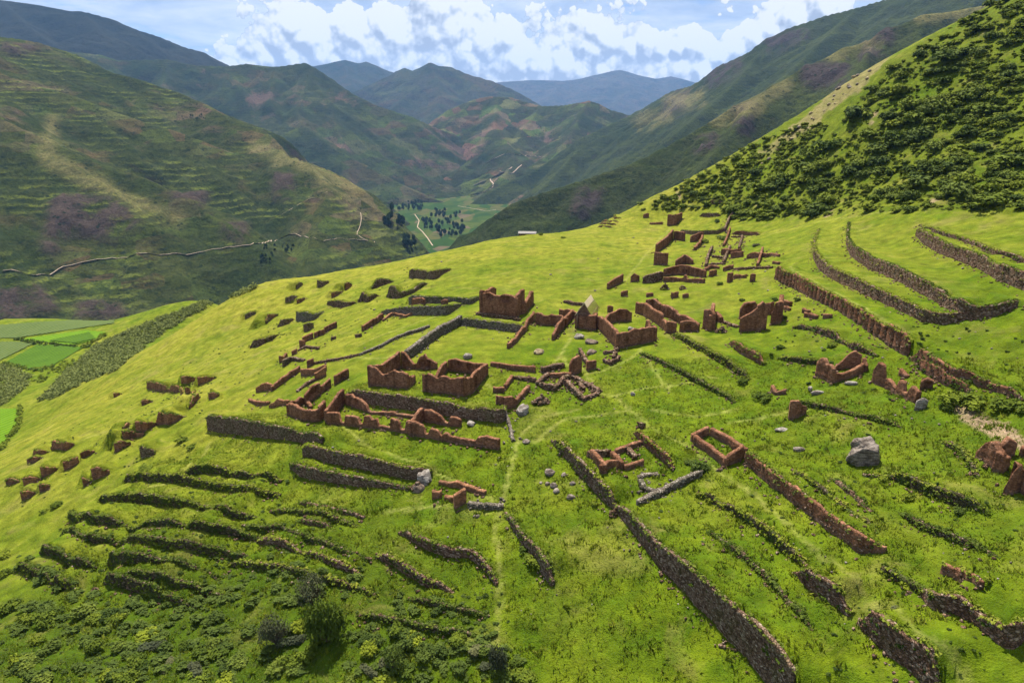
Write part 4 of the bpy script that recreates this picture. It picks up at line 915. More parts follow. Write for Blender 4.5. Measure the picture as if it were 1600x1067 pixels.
Bd('long two storey roofless adobe ruin right of the thatched shelter', [
  ([(992,489,17),(1006,494,19)], dict(rag=.08)), ([(1005,494,20),(1030,510,20),(1040,519,14)], dict(prof=[(0,21),(.4,19),(.7,20),(.74,8),(.8,15),(1,14)], rag=.06)), ([(1040,520,18),(1053,521,17)], dict(rag=.1)), ([(1061,519,16),(1090,519,12)], dict(prof=[(0,16),(.4,18),(.8,17),(1,9)], rag=.06, niches=[(.45,1.0,.1,.65)])),
  ([(1008,482,16),(1030,490,18)], dict(prof=[(0,14),(.5,20),(1,14)], rag=.06, niches=[(.45,1.4,.4,.8)])), ([(1032,493,16),(1060,505,16),(1088,517,12)], dict(prof=[(0,18),(.4,17),(.45,12),(.7,16),(1,11)], rag=.08))], th=.8)
Wl('small adobe stump below the meadow left of the long ruin', [(949,488,9),(958,488,8)], rag=.2, name='adobe_stump')
Wl('tilted block of adobe wall at the edge of the meadow', [(951,452,9),(962,447,12),(974,440,12)], rag=.1)
Wl('tiny square adobe stump on the grass below the tilted block', [(972,464,8),(981,462,8)], rag=.1, name='adobe_stump')
Wl('adobe stump at the left end of the arched wall ruin', [(985,441,11),(999,440,10)], prof=[(0,9),(.4,13),(1,9)], rag=.1, name='adobe_stump')
Bd('long arched adobe wall ruin with three small windows', [([(1036,432,13),(1068,430,16),(1101,434,12)], dict(prof=[(0,11),(.35,16),(.7,14),(1,11)], rag=.04, niches=[(.12,.9,.3,.7),(.27,1.1,.3,.75),(.48,1.2,.2,.5)])), ([(1004,443,10),(1020,442,15),(1036,438,13)], dict(mat='r', rag=.25)), ([(1036,441,8),(1060,440,8),(1099,443,7)], dict(prof=[(0,8),(.45,6),(.5,12),(.56,6),(1,7)], rag=.2))], th=.8)
Wl('curved hooded adobe fragment above the arched wall', [(1057,416,9),(1070,412,14),(1081,414,8)], rag=.08)
Bd('upper rectangular adobe ruin with a row of slim piers', [([(1021,414,19),(1042,415,19)], dict(rag=.04)), ([(1027,396,14),(1040,386,14),(1052,374,15)], dict(slots=8, rag=.06)), ([(1052,375,14),(1068,377,14)], dict(rag=.04)), ([(1079,379,10),(1099,377,15)], dict(prof=[(0,9),(.5,13),(.8,15),(1,13)], rag=.06)), ([(1099,377,9),(1094,386,7),(1087,392,6)], dict(rag=.3))], th=.8)
Wl('small red square ruin highest on the hill meadow', [(1042,353,17),(1056,352,17),(1066,341,9)], rag=.05)
Wl('low orange wall left of the highest square ruin', [(1015,351,3),(1035,351,4)], rag=.1, mat='o')
Wl('tiny dark gable wall by the slope shrubs', [(1005,341,6),(1014,340,6)], rag=.2)
Bd('group of low red rooms right of the upper courtyard', [
  ([(1131,397,9),(1145,397,7),(1157,396,8)], dict(rag=.2)), ([(1126,399,10),(1133,399,10)], {}), ([(1141,404,10),(1160,402,10)], dict(rag=.08)), ([(1166,405,6),(1178,403,9),(1200,402,6)], dict(rag=.15)),
  ([(1104,417,5),(1108,402,6),(1114,390,6)], dict(rag=.35, mat='r')), ([(1132,412,5),(1138,396,6),(1142,388,4)], dict(rag=.3, mat='r')), ([(1132,386,5),(1138,372,6),(1142,360,6)], dict(rag=.3)), ([(1142,371,2),(1161,371,3)], dict(mat='r')), ([(1156,390,4),(1161,372,4)], dict(mat='r', rag=.3)), ([(1185,417,6),(1190,403,7),(1193,392,6)], dict(rag=.3)), ([(1112,403,4),(1134,405,4)], dict(mat='r', rag=.2)), ([(1110,414,3),(1132,414,3)], dict(mat='r', rag=.2)), ([(1200,399,4),(1216,402,5)], dict(rag=.2)), ([(1206,413,5),(1216,414,5)], dict(rag=.2))], name='ruined_rooms', th=.65)
Bd('broken piers and thin walls below the low red rooms', [([(1130,424,6),(1146,421,8)], {}), ([(1146,423,4),(1176,421,4),(1206,420,4)], dict(mat='r', rag=.2)), ([(1137,442,15),(1145,440,14)], dict(rag=.1)), ([(1145,436,6),(1165,435,6)], {}), ([(1171,441,11),(1180,440,11)], {}), ([(1103,424,5),(1112,420,6),(1122,421,4)], {}), ([(1110,433,8),(1120,430,9)], dict(rag=.2))], name='ruined_rooms', th=.7)
for lab, x, y, w0, h0 in [('dark rubble heap left of three on the plaza above the long ruin', 1039, 453, 17, 14), ('dark rubble heap with a pointed top right of three on the plaza', 1067, 453, 14, 10), ('dark cone of rubble in the middle of the broken rooms', 846, 632, 34, 18), ('dark rubble pile below the white split boulder', 652, 766, 26, 15), ('rubble pile in front of the tall slab wall at right', 1128, 520, 22, 12), ('red rubble tumbled in the gap of the long terrace wall', 962, 806, 26, 14), ('rubble spill on the leafy steps at lower left', 148, 925, 16, 10)]:
    mound(lab, x, y, w0, h0)
Wl('adobe stump right of the plaza rubble heaps', [(1048,466,9),(1060,465,9)], rag=.2, name='adobe_stump'); Wl('smallest adobe stump on the plaza above the long ruin', [(1066,466,6),(1076,465,6)], rag=.2, name='adobe_stump'); Wl('low red stump left of the plaza rubble heaps', [(1011,465,6),(1021,463,5)], rag=.2, name='adobe_stump')
Bd('tall leaning adobe slab with a rubble filled room behind', [([(1097,514,30),(1112,518,27)], dict(prof=[(0,30),(.6,32),(1,26)], rag=.03)), ([(1112,518,24),(1116,500,26)], dict(rag=.05)), ([(1113,500,14),(1124,505,10)], dict(rag=.1)), ([(1124,503,3),(1150,513,4)], dict(mat='r'))], th=.9)
Bd('tallest broken adobe ruin with rounded piers at right of the plaza', [([(1154,520,30),(1181,517,35)], dict(prof=[(0,22),(.3,25),(.6,28),(1,36)], rag=.03)), ([(1181,518,38),(1197,514,36)], dict(prof=[(0,40),(.5,41),(.8,36),(1,28)], rag=.04)), ([(1156,500,22),(1184,494,24)], dict(prof=[(0,16),(.2,24),(.8,24),(1,16)], rag=.05, niches=[(.5,1.4,.3,.75)])), ([(1189,492,18),(1203,493,20)], dict(rag=.06)), ([(1203,508,34),(1220,506,34)], dict(prof=[(0,20),(.2,22),(.25,33),(.8,35),(1,32)], rag=.03)), ([(1220,506,32),(1222,492,26)], {})], th=1.0)
Wl('small adobe fragment right of the tallest ruin', [(1222,479,12),(1234,480,8)], rag=.2)
for lab, a, b, c, d, hh in [('short adobe stump left of three below the pillar wall', 1252,490,1262,492,10), ('short adobe stump middle of three below the pillar wall', 1255,497,1275,499,9), ('short adobe stump right of three below the pillar wall', 1285,499,1300,497,7), ('low adobe stump left end of the stony bank', 1222,484,1232,486,7)]:
    Wl(lab, [(a,b,hh),(c,d,hh*.7)], rag=.25, name='adobe_stump')
Bd('ruined adobe house with a spiked front corner on the right slope', [([(1273,587,28),(1298,601,24)], dict(prof=[(0,22),(.2,30),(.45,31),(.55,26),(.75,30),(1,24)], rag=.05)), ([(1298,601,15),(1325,593,12),(1349,583,12)], dict(prof=[(0,18),(.3,12),(.6,11),(1,16)], rag=.1)), ([(1304,580,12),(1322,577,22),(1344,575,20)], dict(prof=[(0,6),(.3,14),(.5,24),(.7,28),(.85,22),(1,18)], rag=.06)), ([(1344,577,18),(1349,582,10)], {})], th=.72)
Bd('jagged row of adobe piers on the right slope beside the pointed slab', [([(1361,598,26),(1380,606,16),(1397,615,10)], dict(prof=[(0,20),(.15,34),(.35,32),(.42,14),(.6,16),(.75,14),(1,8)], rag=.06)), ([(1397,615,10),(1415,625,22),(1430,632,18)], dict(prof=[(0,8),(.12,24),(.3,24),(.36,10),(.55,10),(.7,24),(1,20)], rag=.06)), ([(1436,611,18),(1456,609,17)], dict(prof=[(0,16),(.5,19),(1,13)], rag=.05, niches=[(.6,1.0,.1,.6)])), ([(1403,587,10),(1415,592,6)], {})], name='adobe_piers', cat='ruined wall', th=.72)
Wl('single weathered adobe pier above the fallen slab at right', [(1232,656,28),(1247,654,24),(1260,646,14)], prof=[(0,28),(.4,26),(.6,18),(1,10)], rag=.06)
Wl('low broken adobe stub above the weathered pier', [(1203,612,10),(1210,618,4),(1228,617,8)], rag=.15)
Bd('broken red adobe house at the right edge beside bare soil', [([(1522,718,22),(1545,730,34),(1556,737,24)], dict(prof=[(0,14),(.3,30),(.6,38),(.8,30),(1,26)], rag=.05)), ([(1548,738,30),(1565,742,26),(1576,735,20)], dict(prof=[(0,32),(.5,26),(1,22)], rag=.06)), ([(1562,718,26),(1585,715,24)], dict(prof=[(0,20),(.4,32),(1,22)], rag=.05)), ([(1590,716,18),(1606,718,18)], {})], th=1.0)
Bd('broken red adobe piers cut by the right edge below the red house', [([(1566,772,26),(1582,775,42),(1600,768,40)], dict(prof=[(0,10),(.25,40),(.6,46),(.8,30),(1,30)], rag=.06)), ([(1600,776,30),(1622,770,30)], {})], name='adobe_piers', cat='ruined wall', th=1.1)
Bd('roofless stone edged room at the head of the straight red terrace wall', [([(1082,693,13),(1105,710,13),(1133,731,13)], dict(rag=.06)), ([(1133,731,14),(1161,719,22)], dict(rag=.06)), ([(1108,681,12),(1135,695,14),(1161,718,20)], dict(prof=[(0,12),(.5,13),(1,17)], rag=.05)), ([(1082,692,12),(1108,681,13)], dict(rag=.05))], th=.7, name='ruined_room')
Bd('small square adobe room, left of two beside the overgrown wall', [([(921,716,14),(942,741,14)], dict(rag=.05)), ([(942,741,13),(969,734,14)], dict(rag=.08)), ([(969,734,12),(953,716,11)], dict(rag=.08)), ([(922,716,10),(953,712,9)], dict(rag=.15, mat='r'))], th=.7, name='ruined_room')
Bd('broken walls joining the small square room to the red terrace wall', [([(963,711,8),(985,703,8),(1006,694,5)], dict(rag=.15)), ([(978,707,8),(990,719,8)], dict(rag=.2, mat='r')), ([(975,736,9),(1006,728,8)], dict(rag=.15))], th=.7, name='ruined_room')
Bd('low stone room with pale edges below the small square room', [([(997,756,8),(1003,766,6),(1022,773,6),(1046,769,6)], dict(rag=.2)), ([(998,750,4),(1010,746,5),(1028,744,4)], dict(rag=.2)), ([(1000,789,6),(1022,781,9),(1046,768,9),(1070,758,10),(1096,745,9)], dict(rag=.2))], th=.7, name='ruined_room', mat='g')
Bd('low roofless room left of the cone of rubble', [([(777,633,15),(808,635,11)], dict(prof=[(0,15),(.5,19),(.8,16),(1,10)], rag=.1)), ([(808,634,9),(829,610,8)], dict(rag=.15)), ([(792,608,6),(803,594,8)], dict(rag=.2)), ([(803,592,4),(836,598,6)], dict(rag=.25, mat='r')), ([(770,613,8),(787,614,7)], dict(rag=.2))], th=.7, name='ruined_room')
Bd('maze of low broken stone rooms in the middle of the site', [([(847,584,10),(860,580,9),(882,575,7)], dict(rag=.25)), ([(892,588,24),(909,582,24)], dict(prof=[(0,18),(.2,25),(.8,26),(1,18)], rag=.05, mat='a')), ([(859,591,7),(878,592,8),(893,590,8)], dict(rag=.2, mat='a')), ([(842,604,6),(854,610,9),(868,612,7)], dict(rag=.3)), ([(842,603,6),(850,596,6),(860,588,6)], dict(rag=.25)), ([(868,611,4),(880,600,8),(892,590,6)], dict(rag=.3)), ([(882,603,11),(896,616,8),(912,628,5),(936,618,5)], dict(rag=.25)), ([(893,592,5),(915,604,6),(934,615,6)], dict(rag=.3)), ([(902,600,4),(909,612,7)], dict(rag=.3))], th=.75, name='ruined_rooms', mat='r')
Wl('square red block at the end of a broken wall below the large house', [(918,580,15),(932,576,13)], rag=.1); Wl('thin broken wall leading to the square red block', [(904,552,8),(912,566,7),(919,574,6)], mat='r', rag=.3)
Bd('small ring of broken stones below the large roofless house', [([(942,566,5),(954,571,5),(969,563,7)], {}), ([(944,555,5),(960,552,5),(968,548,5)], {}), ([(960,566,9),(964,556,9)], {})], th=.6, rag=.4, mat='r', name='ruined_room')
Bd('little adobe blocks of a broken room below the white split boulder', [([(675,781,12),(690,778,11)], {}), ([(694,783,9),(707,785,8)], {}), ([(712,796,20),(729,786,22)], dict(rag=.06)), ([(685,758,6),(720,764,8),(756,775,6)], dict(rag=.3)), ([(730,793,7),(755,798,8),(786,795,6)], dict(rag=.2, mat='g'))], th=.75, name='ruined_room', mat='o')
Wl('curb of loose stones down the right end of the stone platform', [(787,642,4),(794,665,4),(800,690,4)], mat='g', rag=.5, th=.5)
Wl('small tilted block beside the fern bank below the long ruin', [(1003,672,10),(996,667,7)], mat='r', rag=.3)
Wl('low dark wall edging the hill path at upper right', [(1133,362,5),(1140,345,6),(1146,335,4)], mat='r', rag=.4)
# ---- thatched shelter
def shelter():
    A = G(905, 511); B = G(931, 514); k = px2m(A, 1.0)
    base = empty('thatched_shelter', tuple((A + B) / 2 + np.array([0.2, 3.4, 0]))); tag(base, 'pale thatched shelter with bare rafters on the square stone base', 'shelter')
    H = 17 * k; L = 8.0; W2 = 1.8; ez = H + .8; rz = H + 3.5
    m, t = new_mat('pale_thatch'); p = pos(t)
    n = t.noise(3, 5, .7, scaled(t, p, (3, 3, .5))); finish(t, t.mix(t.ramp(n, [(.3, 0), (.7, 1)]), (.36, .27, .15), (.62, .52, .34)), .9, n, .8, .1, .05)
    m2, t2 = new_mat('grey_rafter_wood'); finish(t2, t2.mix(t2.noise(3, 4, .6, pos(t2)), (.20, .13, .08), (.34, .25, .17)), .85)
    def bar(a, b, r, name, mat):
        a, b = Vector(a), Vector(b); d = (b - a).normalized(); u = d.cross(Vector((0.3, .9, .2))).normalized(); v = d.cross(u)
        V = [tuple(q + (u * math.cos(x) + v * math.sin(x)) * r) for q in (a, b) for x in [i * math.pi / 3 for i in range(6)]]
        return mesh_obj(name, V, [(i, (i + 1) % 6, 6 + (i + 1) % 6, 6 + i) for i in range(6)] + [tuple(range(5, -1, -1)), tuple(range(6, 12))], mat, base)
    # ridge runs away from the viewer, turned to the right
    for side, full in ((-1, True), (1, False)):
        rows = 14; cols = 18; V = []; Fc = []
        for layer in (0, 1):
            for i in range(cols + 1):
                for j in range(rows + 1):
                    y = -L / 2 + L * i / cols; f = j / rows
                    x = side * (W2 + .3) * f; z = rz - (rz - ez + .4) * f - layer * .22 + .05 * math.sin(i * 2.1 + j) * (1 - layer)
                    V.append((x, y, z))
        o = (cols + 1) * (rows + 1)
        if full or True:
            lim = rows if full else 5
            for i in range(cols):
                for j in range(lim):
                    a = i * (rows + 1) + j
                    Fc.append((a, a + rows + 1, a + rows + 2, a + 1)); Fc.append((o + a + 1, o + a + rows + 2, o + a + rows + 1, o + a))
            for i in range(cols):
                a = i * (rows + 1) + lim; Fc.append((a, a + rows + 1, o + a + rows + 1, o + a))
            for i in (0, cols):
                for j in range(lim): a = i * (rows + 1) + j; Fc.append((a, a + 1, o + a + 1, o + a))
        mesh_obj('thatch', V, Fc, m, base, smooth=False)
    for i in range(9):
        y = -L / 2 + .15 + (L - .3) * i / 8
        bar((0, y, rz - .2), (W2 + .5, y, ez - .5), .07, 'rafter', m2)
    for x, y in ((-W2 + .2, -L / 2 + .2), (W2 - .1, -L / 2 + .2), (-W2 + .2, L / 2 - .2), (W2 - .1, L / 2 - .2)): bar((x, y, 0), (x, y, ez), .1, 'post', m2)
    for x in (-W2 + .2, W2 - .1): bar((x, -L / 2, ez - .1), (x, L / 2, ez - .1), .09, 'beam', m2)
    bar((0, -L / 2 - .1, rz - .2), (0, L / 2 + .1, rz - .2), .09, 'ridge_beam', m2)
    for z0, z1, sx in ((H - .6, ez - .1, 1),): # dark planked end wall
        V = [(-W2 + .2, -L / 2 + .25, 0), (W2 - .1, -L / 2 + .25, 0), (W2 - .1, -L / 2 + .25, ez - .2), (0, -L / 2 + .25, rz - .5), (-W2 + .2, -L / 2 + .25, ez - .2)]
        V += [(a, b + .15, c) for a, b, c in V]
        mesh_obj('end_wall', V, [(0, 1, 2, 3, 4), (9, 8, 7, 6, 5)] + [(i, i + 5, (i + 1) % 5 + 5, (i + 1) % 5) for i in range(5)], M_ADOBE, base, smooth=False)
    base.rotation_euler = (0, 0, R_(-17))
shelter()
# ---- far shed on the meadow edge
def shed():
    A = G(811, 369); k = px2m(A, 1.0); e = empty('low_shed', tuple(A + np.array([0, 2, 0]))); tag(e, 'low grey shed far off at the rim of the meadow', 'shed')
    Lx = 26 * k * .98; h = 5 * k; d = 3.5
    m, t = new_mat('grey_tin'); finish(t, t.mix(t.noise(2, 4, .6, pos(t)), (.10, .09, .085), (.22, .2, .18)), .6)
    bx = lambda x0, x1, y0, y1, z0, z1: ([(x0,y0,z0),(x1,y0,z0),(x1,y1,z0),(x0,y1,z0),(x0,y0,z1),(x1,y0,z1),(x1,y1,z1),(x0,y1,z1)], [(0,3,2,1),(4,5,6,7),(0,1,5,4),(1,2,6,5),(2,3,7,6),(3,0,4,7)])
    V, Fc = bx(0, Lx, 0, d, -.8, h * .7); mesh_obj('wall', V, Fc, M_STONE, e, smooth=False)
    mesh_obj('roof', [(-.4,-.5,h*.65),(Lx+.4,-.5,h*.65),(Lx+.4,d/2,h*1.15),(-.4,d/2,h*1.15),(Lx+.4,d+.5,h*.65),(-.4,d+.5,h*.65),(-.4,-.5,h*.6),(Lx+.4,-.5,h*.6),(Lx+.4,d+.5,h*.6),(-.4,d+.5,h*.6)], [(0,1,2,3),(3,2,4,5),(6,7,1,0),(5,4,8,9),(1,7,8,4,2),(0,3,5,9,6),(9,8,7,6)], m, e, smooth=False)
    e.rotation_euler = (0, 0, R_(-6))
shed()
# ================================================================== boulders and stones
rock('big pale layered boulder on the right slope', 1359, 726, 52, 42, M_ROCKB, sub=5, rough=.38, cl=4)
rock('white split boulder at the right end of the twin walls', 664, 757, 26, 24, M_ROCKP, rough=.9, sub=4)
rock('dark half buried boulder under the white split boulder', 655, 768, 24, 12, M_ROCKD)
rock('pale grey rock beside the low room in the centre', 815, 648, 24, 16, M_ROCKP, rough=.55)
rock('pointed grey slab standing at the end of the jagged piers', 1441, 640, 22, 20, M_ROCKP, name='stone_slab', cat='stone slab', sub=2, sq=(1, .35, 1.3))
rock('long fallen white slab in front of the spiked corner house', 1334, 603, 30, 7, M_ROCKP, name='stone_slab', cat='stone slab', sub=2, sq=(1, .4, 1))
rock('upright white slab piece left of the fallen slab', 1266, 612, 9, 17, M_ROCKP, name='stone_slab', cat='stone slab', sub=2)
rock('flat white slab lying beside the upright piece', 1279, 617, 26, 8, M_ROCKP, name='stone_slab', cat='stone slab', sub=2, sq=(1, .5, 1))
rock('flat pinkish slab on the grass below the weathered pier', 1223, 675, 28, 6, M_ROCKP, name='stone_slab', cat='stone slab', sub=2, sq=(1, .5, 1))
rock('brown slab on the grass left of the big boulder', 1251, 707, 22, 10, M_ROCKB, name='stone_slab', cat='stone slab', sub=2, sq=(1, .5, 1))
rock('white rock on the sunken grass court behind the right house', 731, 560, 16, 9, M_ROCKP)
rock('round straw coloured heap beside the path below the grass court', 843, 553, 20, 9, M_STRAW, name='straw_heap', cat='heap', sub=4)
rock('white stone alone on the open grass in the centre', 989, 618, 8, 8, M_ROCKP)
rock('grey jumbled boulder beside the large roofless house', 905, 530, 18, 11, M_ROCKP, rough=.5)
rock('dark flat boulder below the large roofless house', 924, 537, 24, 7, M_ROCKD)
rock('dark oval boulder on the broken wall below the large house', 924, 553, 20, 7, M_ROCKD)
rock('white stone inside the long hall ruin', 735, 665, 15, 8, M_ROCKP)
rock('pale boulder in the large roofless house', 985, 516, 12, 6, M_ROCKP)
rock('flat pink outcrop left of the overgrown wall', 858, 742, 20, 8, M_ROCKB, name='outcrop', cat='rock outcrop', sq=(1, 1.2, 1), sub=2)
rock('flat pink outcrop beside the footpath in the centre', 822, 692, 16, 5, M_ROCKB, name='outcrop', cat='rock outcrop', sq=(1, 1.4, 1), sub=2)
for k, (x, y, w0) in enumerate([(870,770,13),(855,758,10),(895,758,13),(865,762,14),(893,780,15),(882,745,12),(845,756,7)]):
    rock('pinkish stone in the scatter of stones left of the overgrown wall', x, y, w0, w0 * .55, M_ROCKB, name='stone', cat='stone', group='pink stones left of the overgrown wall', sub=2)
scat = [(1000,560),(1066,600),(1095,622),(1045,615),(1023,613),(1130,640),(970,575),(780,716),(774,727),(793,729),(560,690),(800,700),(1445,660),(1468,664),(1480,660),(1425,655),(1410,664),(1290,650),(1320,655),(1335,650),(1375,646),(1390,682),(1180,690),(1196,680),(1145,688),(1150,692),(1250,860),(1240,905),(1275,935),(1255,930),(1290,870),(1300,895),(1322,880),(1375,990),(1360,1000),(1320,975),(1390,1040),(1460,950),(1505,865),(1515,870),(1580,880),(1560,905),(1545,895),(1490,850),(1475,866),(1555,770),(1540,765),(1520,742),(1460,740),(1525,520),(1550,545),(1500,530),(1590,560),(1450,545),(1380,560),(1340,580),(1330,520),(1420,600),(1010,800),(1040,905),(1075,950),(1085,960),(1060,945),(1000,870),(975,860),(1170,1040),(1130,1000),(1220,1020),(1180,980),(830,960),(815,955),(925,945),(870,930),(850,905),(700,840),(680,860),(545,870),(440,865),(465,830),(480,865),(1340,690),(1350,665),(1400,650),(1240,850),(960,640),(940,650),(900,660),(860,675),(975,745),(1005,780),(1020,790),(980,770),(970,800),(945,800),(950,825),(1030,810),(1045,800),(985,760),(560,752),(640,757),(600,753),(520,757),(485,750),(700,655),(520,700),(570,545),(490,560),(440,560),(560,500),(585,485),(690,410),(990,372),(996,381),(930,455),(935,405),(860,430),(780,520),(770,530),(1155,460),(1200,455),(1225,470),(1178,422),(1196,425),(1300,430),(1400,420),(1465,405),(1470,420),(1505,420),(1285,545),(1265,550),(1210,545),(1185,600),(1160,555),(1140,530)]
for k, (x, y) in enumerate(scat):
    if k % 1 == 0:
        w0 = RNG.uniform(3., 6.)
        rock('small pale loose stone lying on the grass', x, y, w0, w0 * .6, [M_ROCKB, M_ROCKB, M_ROCKP][k % 3], name='stone', cat='stone', group='loose stones scattered on the grass', sub=1)

for k in range(34):
    f = RNG.random(); x = 1185 + 200 * f + RNG.normal() * 7; y = 250 - 178 * f + RNG.normal() * 5 + 10
    w0 = RNG.uniform(4, 10); rock('tan rock on the bare ridge line of the right hill', x, y, w0, w0 * .6, [M_ROCKB, M_STRAW][k % 2], name='rock', cat='rock', group='rocks along the bare ridge of the right hill', sub=2)
# ================================================================== ground sheet of the site
UV, DEP = project(np.stack([XX, YY, ZZ], -1))
def blur_line(lines, wd):
    m = np.zeros(XX.shape)
    for pl in lines:
        P = G([a for a, b in pl], [b for a, b in pl]); _, q, _ = dense(P, .8)
        q[1:-1, 0] += .5 * perlin(np.arange(len(q) - 2) * .12, q[1:-1, 1] * .05); q[1:-1, 1] += .5 * perlin(np.arange(len(q) - 2) * .12 + 40, q[1:-1, 0] * .05)
        lo = q.min(0) - 3; hi = q.max(0) + 3
        i0, i1 = np.searchsorted(GXS, lo[0]), np.searchsorted(GXS, hi[0]); j0, j1 = np.searchsorted(GYS, lo[1]), np.searchsorted(GYS, hi[1])
        X = XX[j0:j1, i0:i1]; Y = YY[j0:j1, i0:i1]; b = np.full(X.shape, 1e9)
        for p_ in q: b = np.minimum(b, (X - p_[0]) ** 2 + (Y - p_[1]) ** 2)
        m[j0:j1, i0:i1] = np.maximum(m[j0:j1, i0:i1], 1 - sstep(wd * .35, wd, np.sqrt(b)))
    return m
PATHS = [[(775,1000),(783,940),(778,880),(775,830),(790,770),(800,720),(808,690),(822,672),(850,650),(900,640)],
 [(880,560),(905,600),(935,615),(960,618),(985,640),(1030,675),(1080,700),(1130,740),(1180,775),(1240,830),(1300,880),(1360,940),(1440,1000),(1520,1066)],
 [(840,600),(858,580),(878,550),(895,525),(905,500),(912,485)],[(910,575),(925,600),(938,617)],[(915,585),(940,580),(975,565),(1000,548)],
 [(810,690),(840,690),(880,655),(930,650),(985,640)],[(960,618),(1010,605),(1060,600),(1120,590)],[(1000,545),(1030,590),(1045,610)],
 [(500,640),(560,690),(620,715),(690,740),(740,770),(780,785)],[(680,600),(760,600),(800,640)],[(1140,660),(1200,650),(1260,640)],
 [(1060,330),(1090,315),(1130,290),(1160,265)],[(1030,352),(1055,330),(1085,312)],[(975,440),(1000,410),(1025,380),(1050,350)],
 [(560,540),(620,515),(690,480),(720,470)],[(300,600),(360,575),(420,545)],[(120,690),(250,640),(330,600),(420,560)],[(1215,415),(1260,440),(1330,470),(1420,520)],
 [(1200,367),(1280,346),(1400,332)],[(1020,640),(1090,650),(1150,640)],[(540,560),(600,560),(640,545)],[(200,770),(290,735),(330,690)],[(600,800),(680,790),(760,800)],[(730,990),(770,1000),(790,1050)]]
path_m = blur_line(PATHS, .62)
U, V0 = UV[..., 0], UV[..., 1]; front = (DEP > 1)
nz = fbm(XX / 14, YY / 14, 4, 8)
dry = .02 + .34 * sstep(95, 165, YY) + .26 * sstep(5, -70, XX + .25 * (YY - 120)) * sstep(75, 110, YY) + .30 * sstep(215, 260, YY) * (XX < 60)
dry = dry * (1 - .75 * sstep(-150, -190, XX)) + .35 * nz
dry = dry + .45 * sstep(270, 320, YY) * (XX > 60) * sstep(140, 60, XX)
scrub = .65 * sstep(95, 66, YY + .10 * XX) * sstep(30, -40, XX + .2 * nz) + .25 * sstep(120, 85, YY) * (XX < -5)
scrub += .22 * sstep(20, 60, XX) * sstep(150, 110, YY)
hill = in_poly([(960,345),(1030,300),(1200,205),(1600,-30),(1900,-200),(1900,330),(1430,332),(1290,340),(1190,345),(1130,318)], U, V0) & front & (XX > 30)
hill_f = hill * 1.0
scrub = np.maximum(scrub, hill_f * (.22 + .22 * sstep(80, 150, XX))) + .25 * nz
soil = (in_poly([(1487,632),(1515,628),(1545,650),(1575,662),(1605,690),(1605,705),(1570,695),(1530,675),(1500,655)], U, V0) & front).astype(float)
soil = np.maximum(soil, .5 * (in_poly([(1355,78),(1420,62),(1400,80),(1350,135),(1310,165),(1270,200),(1210,235),(1180,250),(1185,235),(1250,190),(1300,140)], U + 7 * fbm(XX / 6, YY / 6, 3, 71), V0 + 7 * fbm(XX / 6, YY / 6, 3, 72)) & front))
soil += .8 * sstep(.42, .6, nz) * hill_f * sstep(.1, .3, fbm(XX / 5, YY / 5, 3, 2))
# hummocks
hum = .16 * fbm(XX / 2.6, YY / 2.6, 3, 12) + .10 * np.abs(fbm(XX / 1.3, YY / 1.3, 2, 14))
ph = ZZ / 1.5 + .9 * fbm(XX / 18, YY / 18, 3, 33); fr_ = ph - np.floor(ph); step_ = sstep(0, .55, fr_) - fr_
left_ = sstep(-15, -60, XX + .2 * (YY - 120)) * sstep(85, 120, YY)
hum = hum + .55 * step_ * left_ * (.5 + fbm(XX / 11, YY / 11, 2, 44)) + .30 * step_ * hill_f + .28 * fbm(XX / 5.0, YY / 5.0, 3, 21) * np.maximum(left_, hill_f)
court = in_poly([(640,560),(722,508),(830,515),(870,530),(836,580),(700,590)], U, V0)
ZG = ZZ + hum * (1 + 1.2 * np.clip(scrub, 0, 1) + .8 * sstep(105, 75, YY)) * (1 - .6 * court) * (YY > 30) - .05 * path_m
gmat = mat_ground()
site = mesh_obj('hillside_ground', np.stack([XX.ravel(), YY.ravel(), ZG.ravel()], 1), grid_faces(NXG, NYG), gmat); tag(site, kind='structure')
for nm, a in (('dry', dry), ('scrub', np.clip(scrub, 0, 1)), ('path', path_m), ('soil', np.clip(soil, 0, 1))): attr(site, nm, a.ravel())

# ================================================================== crop fields and scrub belts on the lower shelf
def drape(name, poly, lift, mat, step=1.6):
    P = np.array(poly, float); x0, y0 = P.min(0); x1, y1 = P.max(0)
    nx, ny = max(3, int((x1 - x0) / step) + 1), max(3, int((y1 - y0) / step * 1.6) + 1)
    u, v = np.meshgrid(np.linspace(x0, x1, nx), np.linspace(y0, y1, ny))
    Q = G(u.ravel(), v.ravel()); Q[:, 2] += lift
    Fc = grid_faces(nx, ny); cu = u.ravel()[Fc].mean(1); cv_ = v.ravel()[Fc].mean(1)
    Fc = Fc[in_poly(P, cu, cv_)][:, ::-1]; used = np.unique(Fc); rm = -np.ones(len(Q), int); rm[used] = np.arange(len(used))
    ob = mesh_obj(name, Q[used], rm[Fc], mat); tag(ob, kind='structure'); return ob
def mat_crop(name, a, b, ang):
    m, t = new_mat(name); p = pos(t)
    mp = t.n('ShaderNodeMapping'); mp.inputs['Rotation'].default_value = (0, 0, ang); t.l(p, mp.inputs['Vector'])
    wv = t.n('ShaderNodeTexWave'); wv.inputs['Scale'].default_value = .11; wv.inputs['Distortion'].default_value = 3.0; wv.inputs['Detail'].default_value = 3; t.l(mp.outputs[0], wv.inputs['Vector'])
    f = t.math('ADD', t.math('MULTIPLY', wv.outputs['Fac'], .45), t.math('MULTIPLY', t.noise(.12, 5, .75, p), .6))
    finish(t, t.mix(t.ramp(f, [(.3, 0), (.7, 1)]), a, b), .9, f, .6, .8, .05); return m
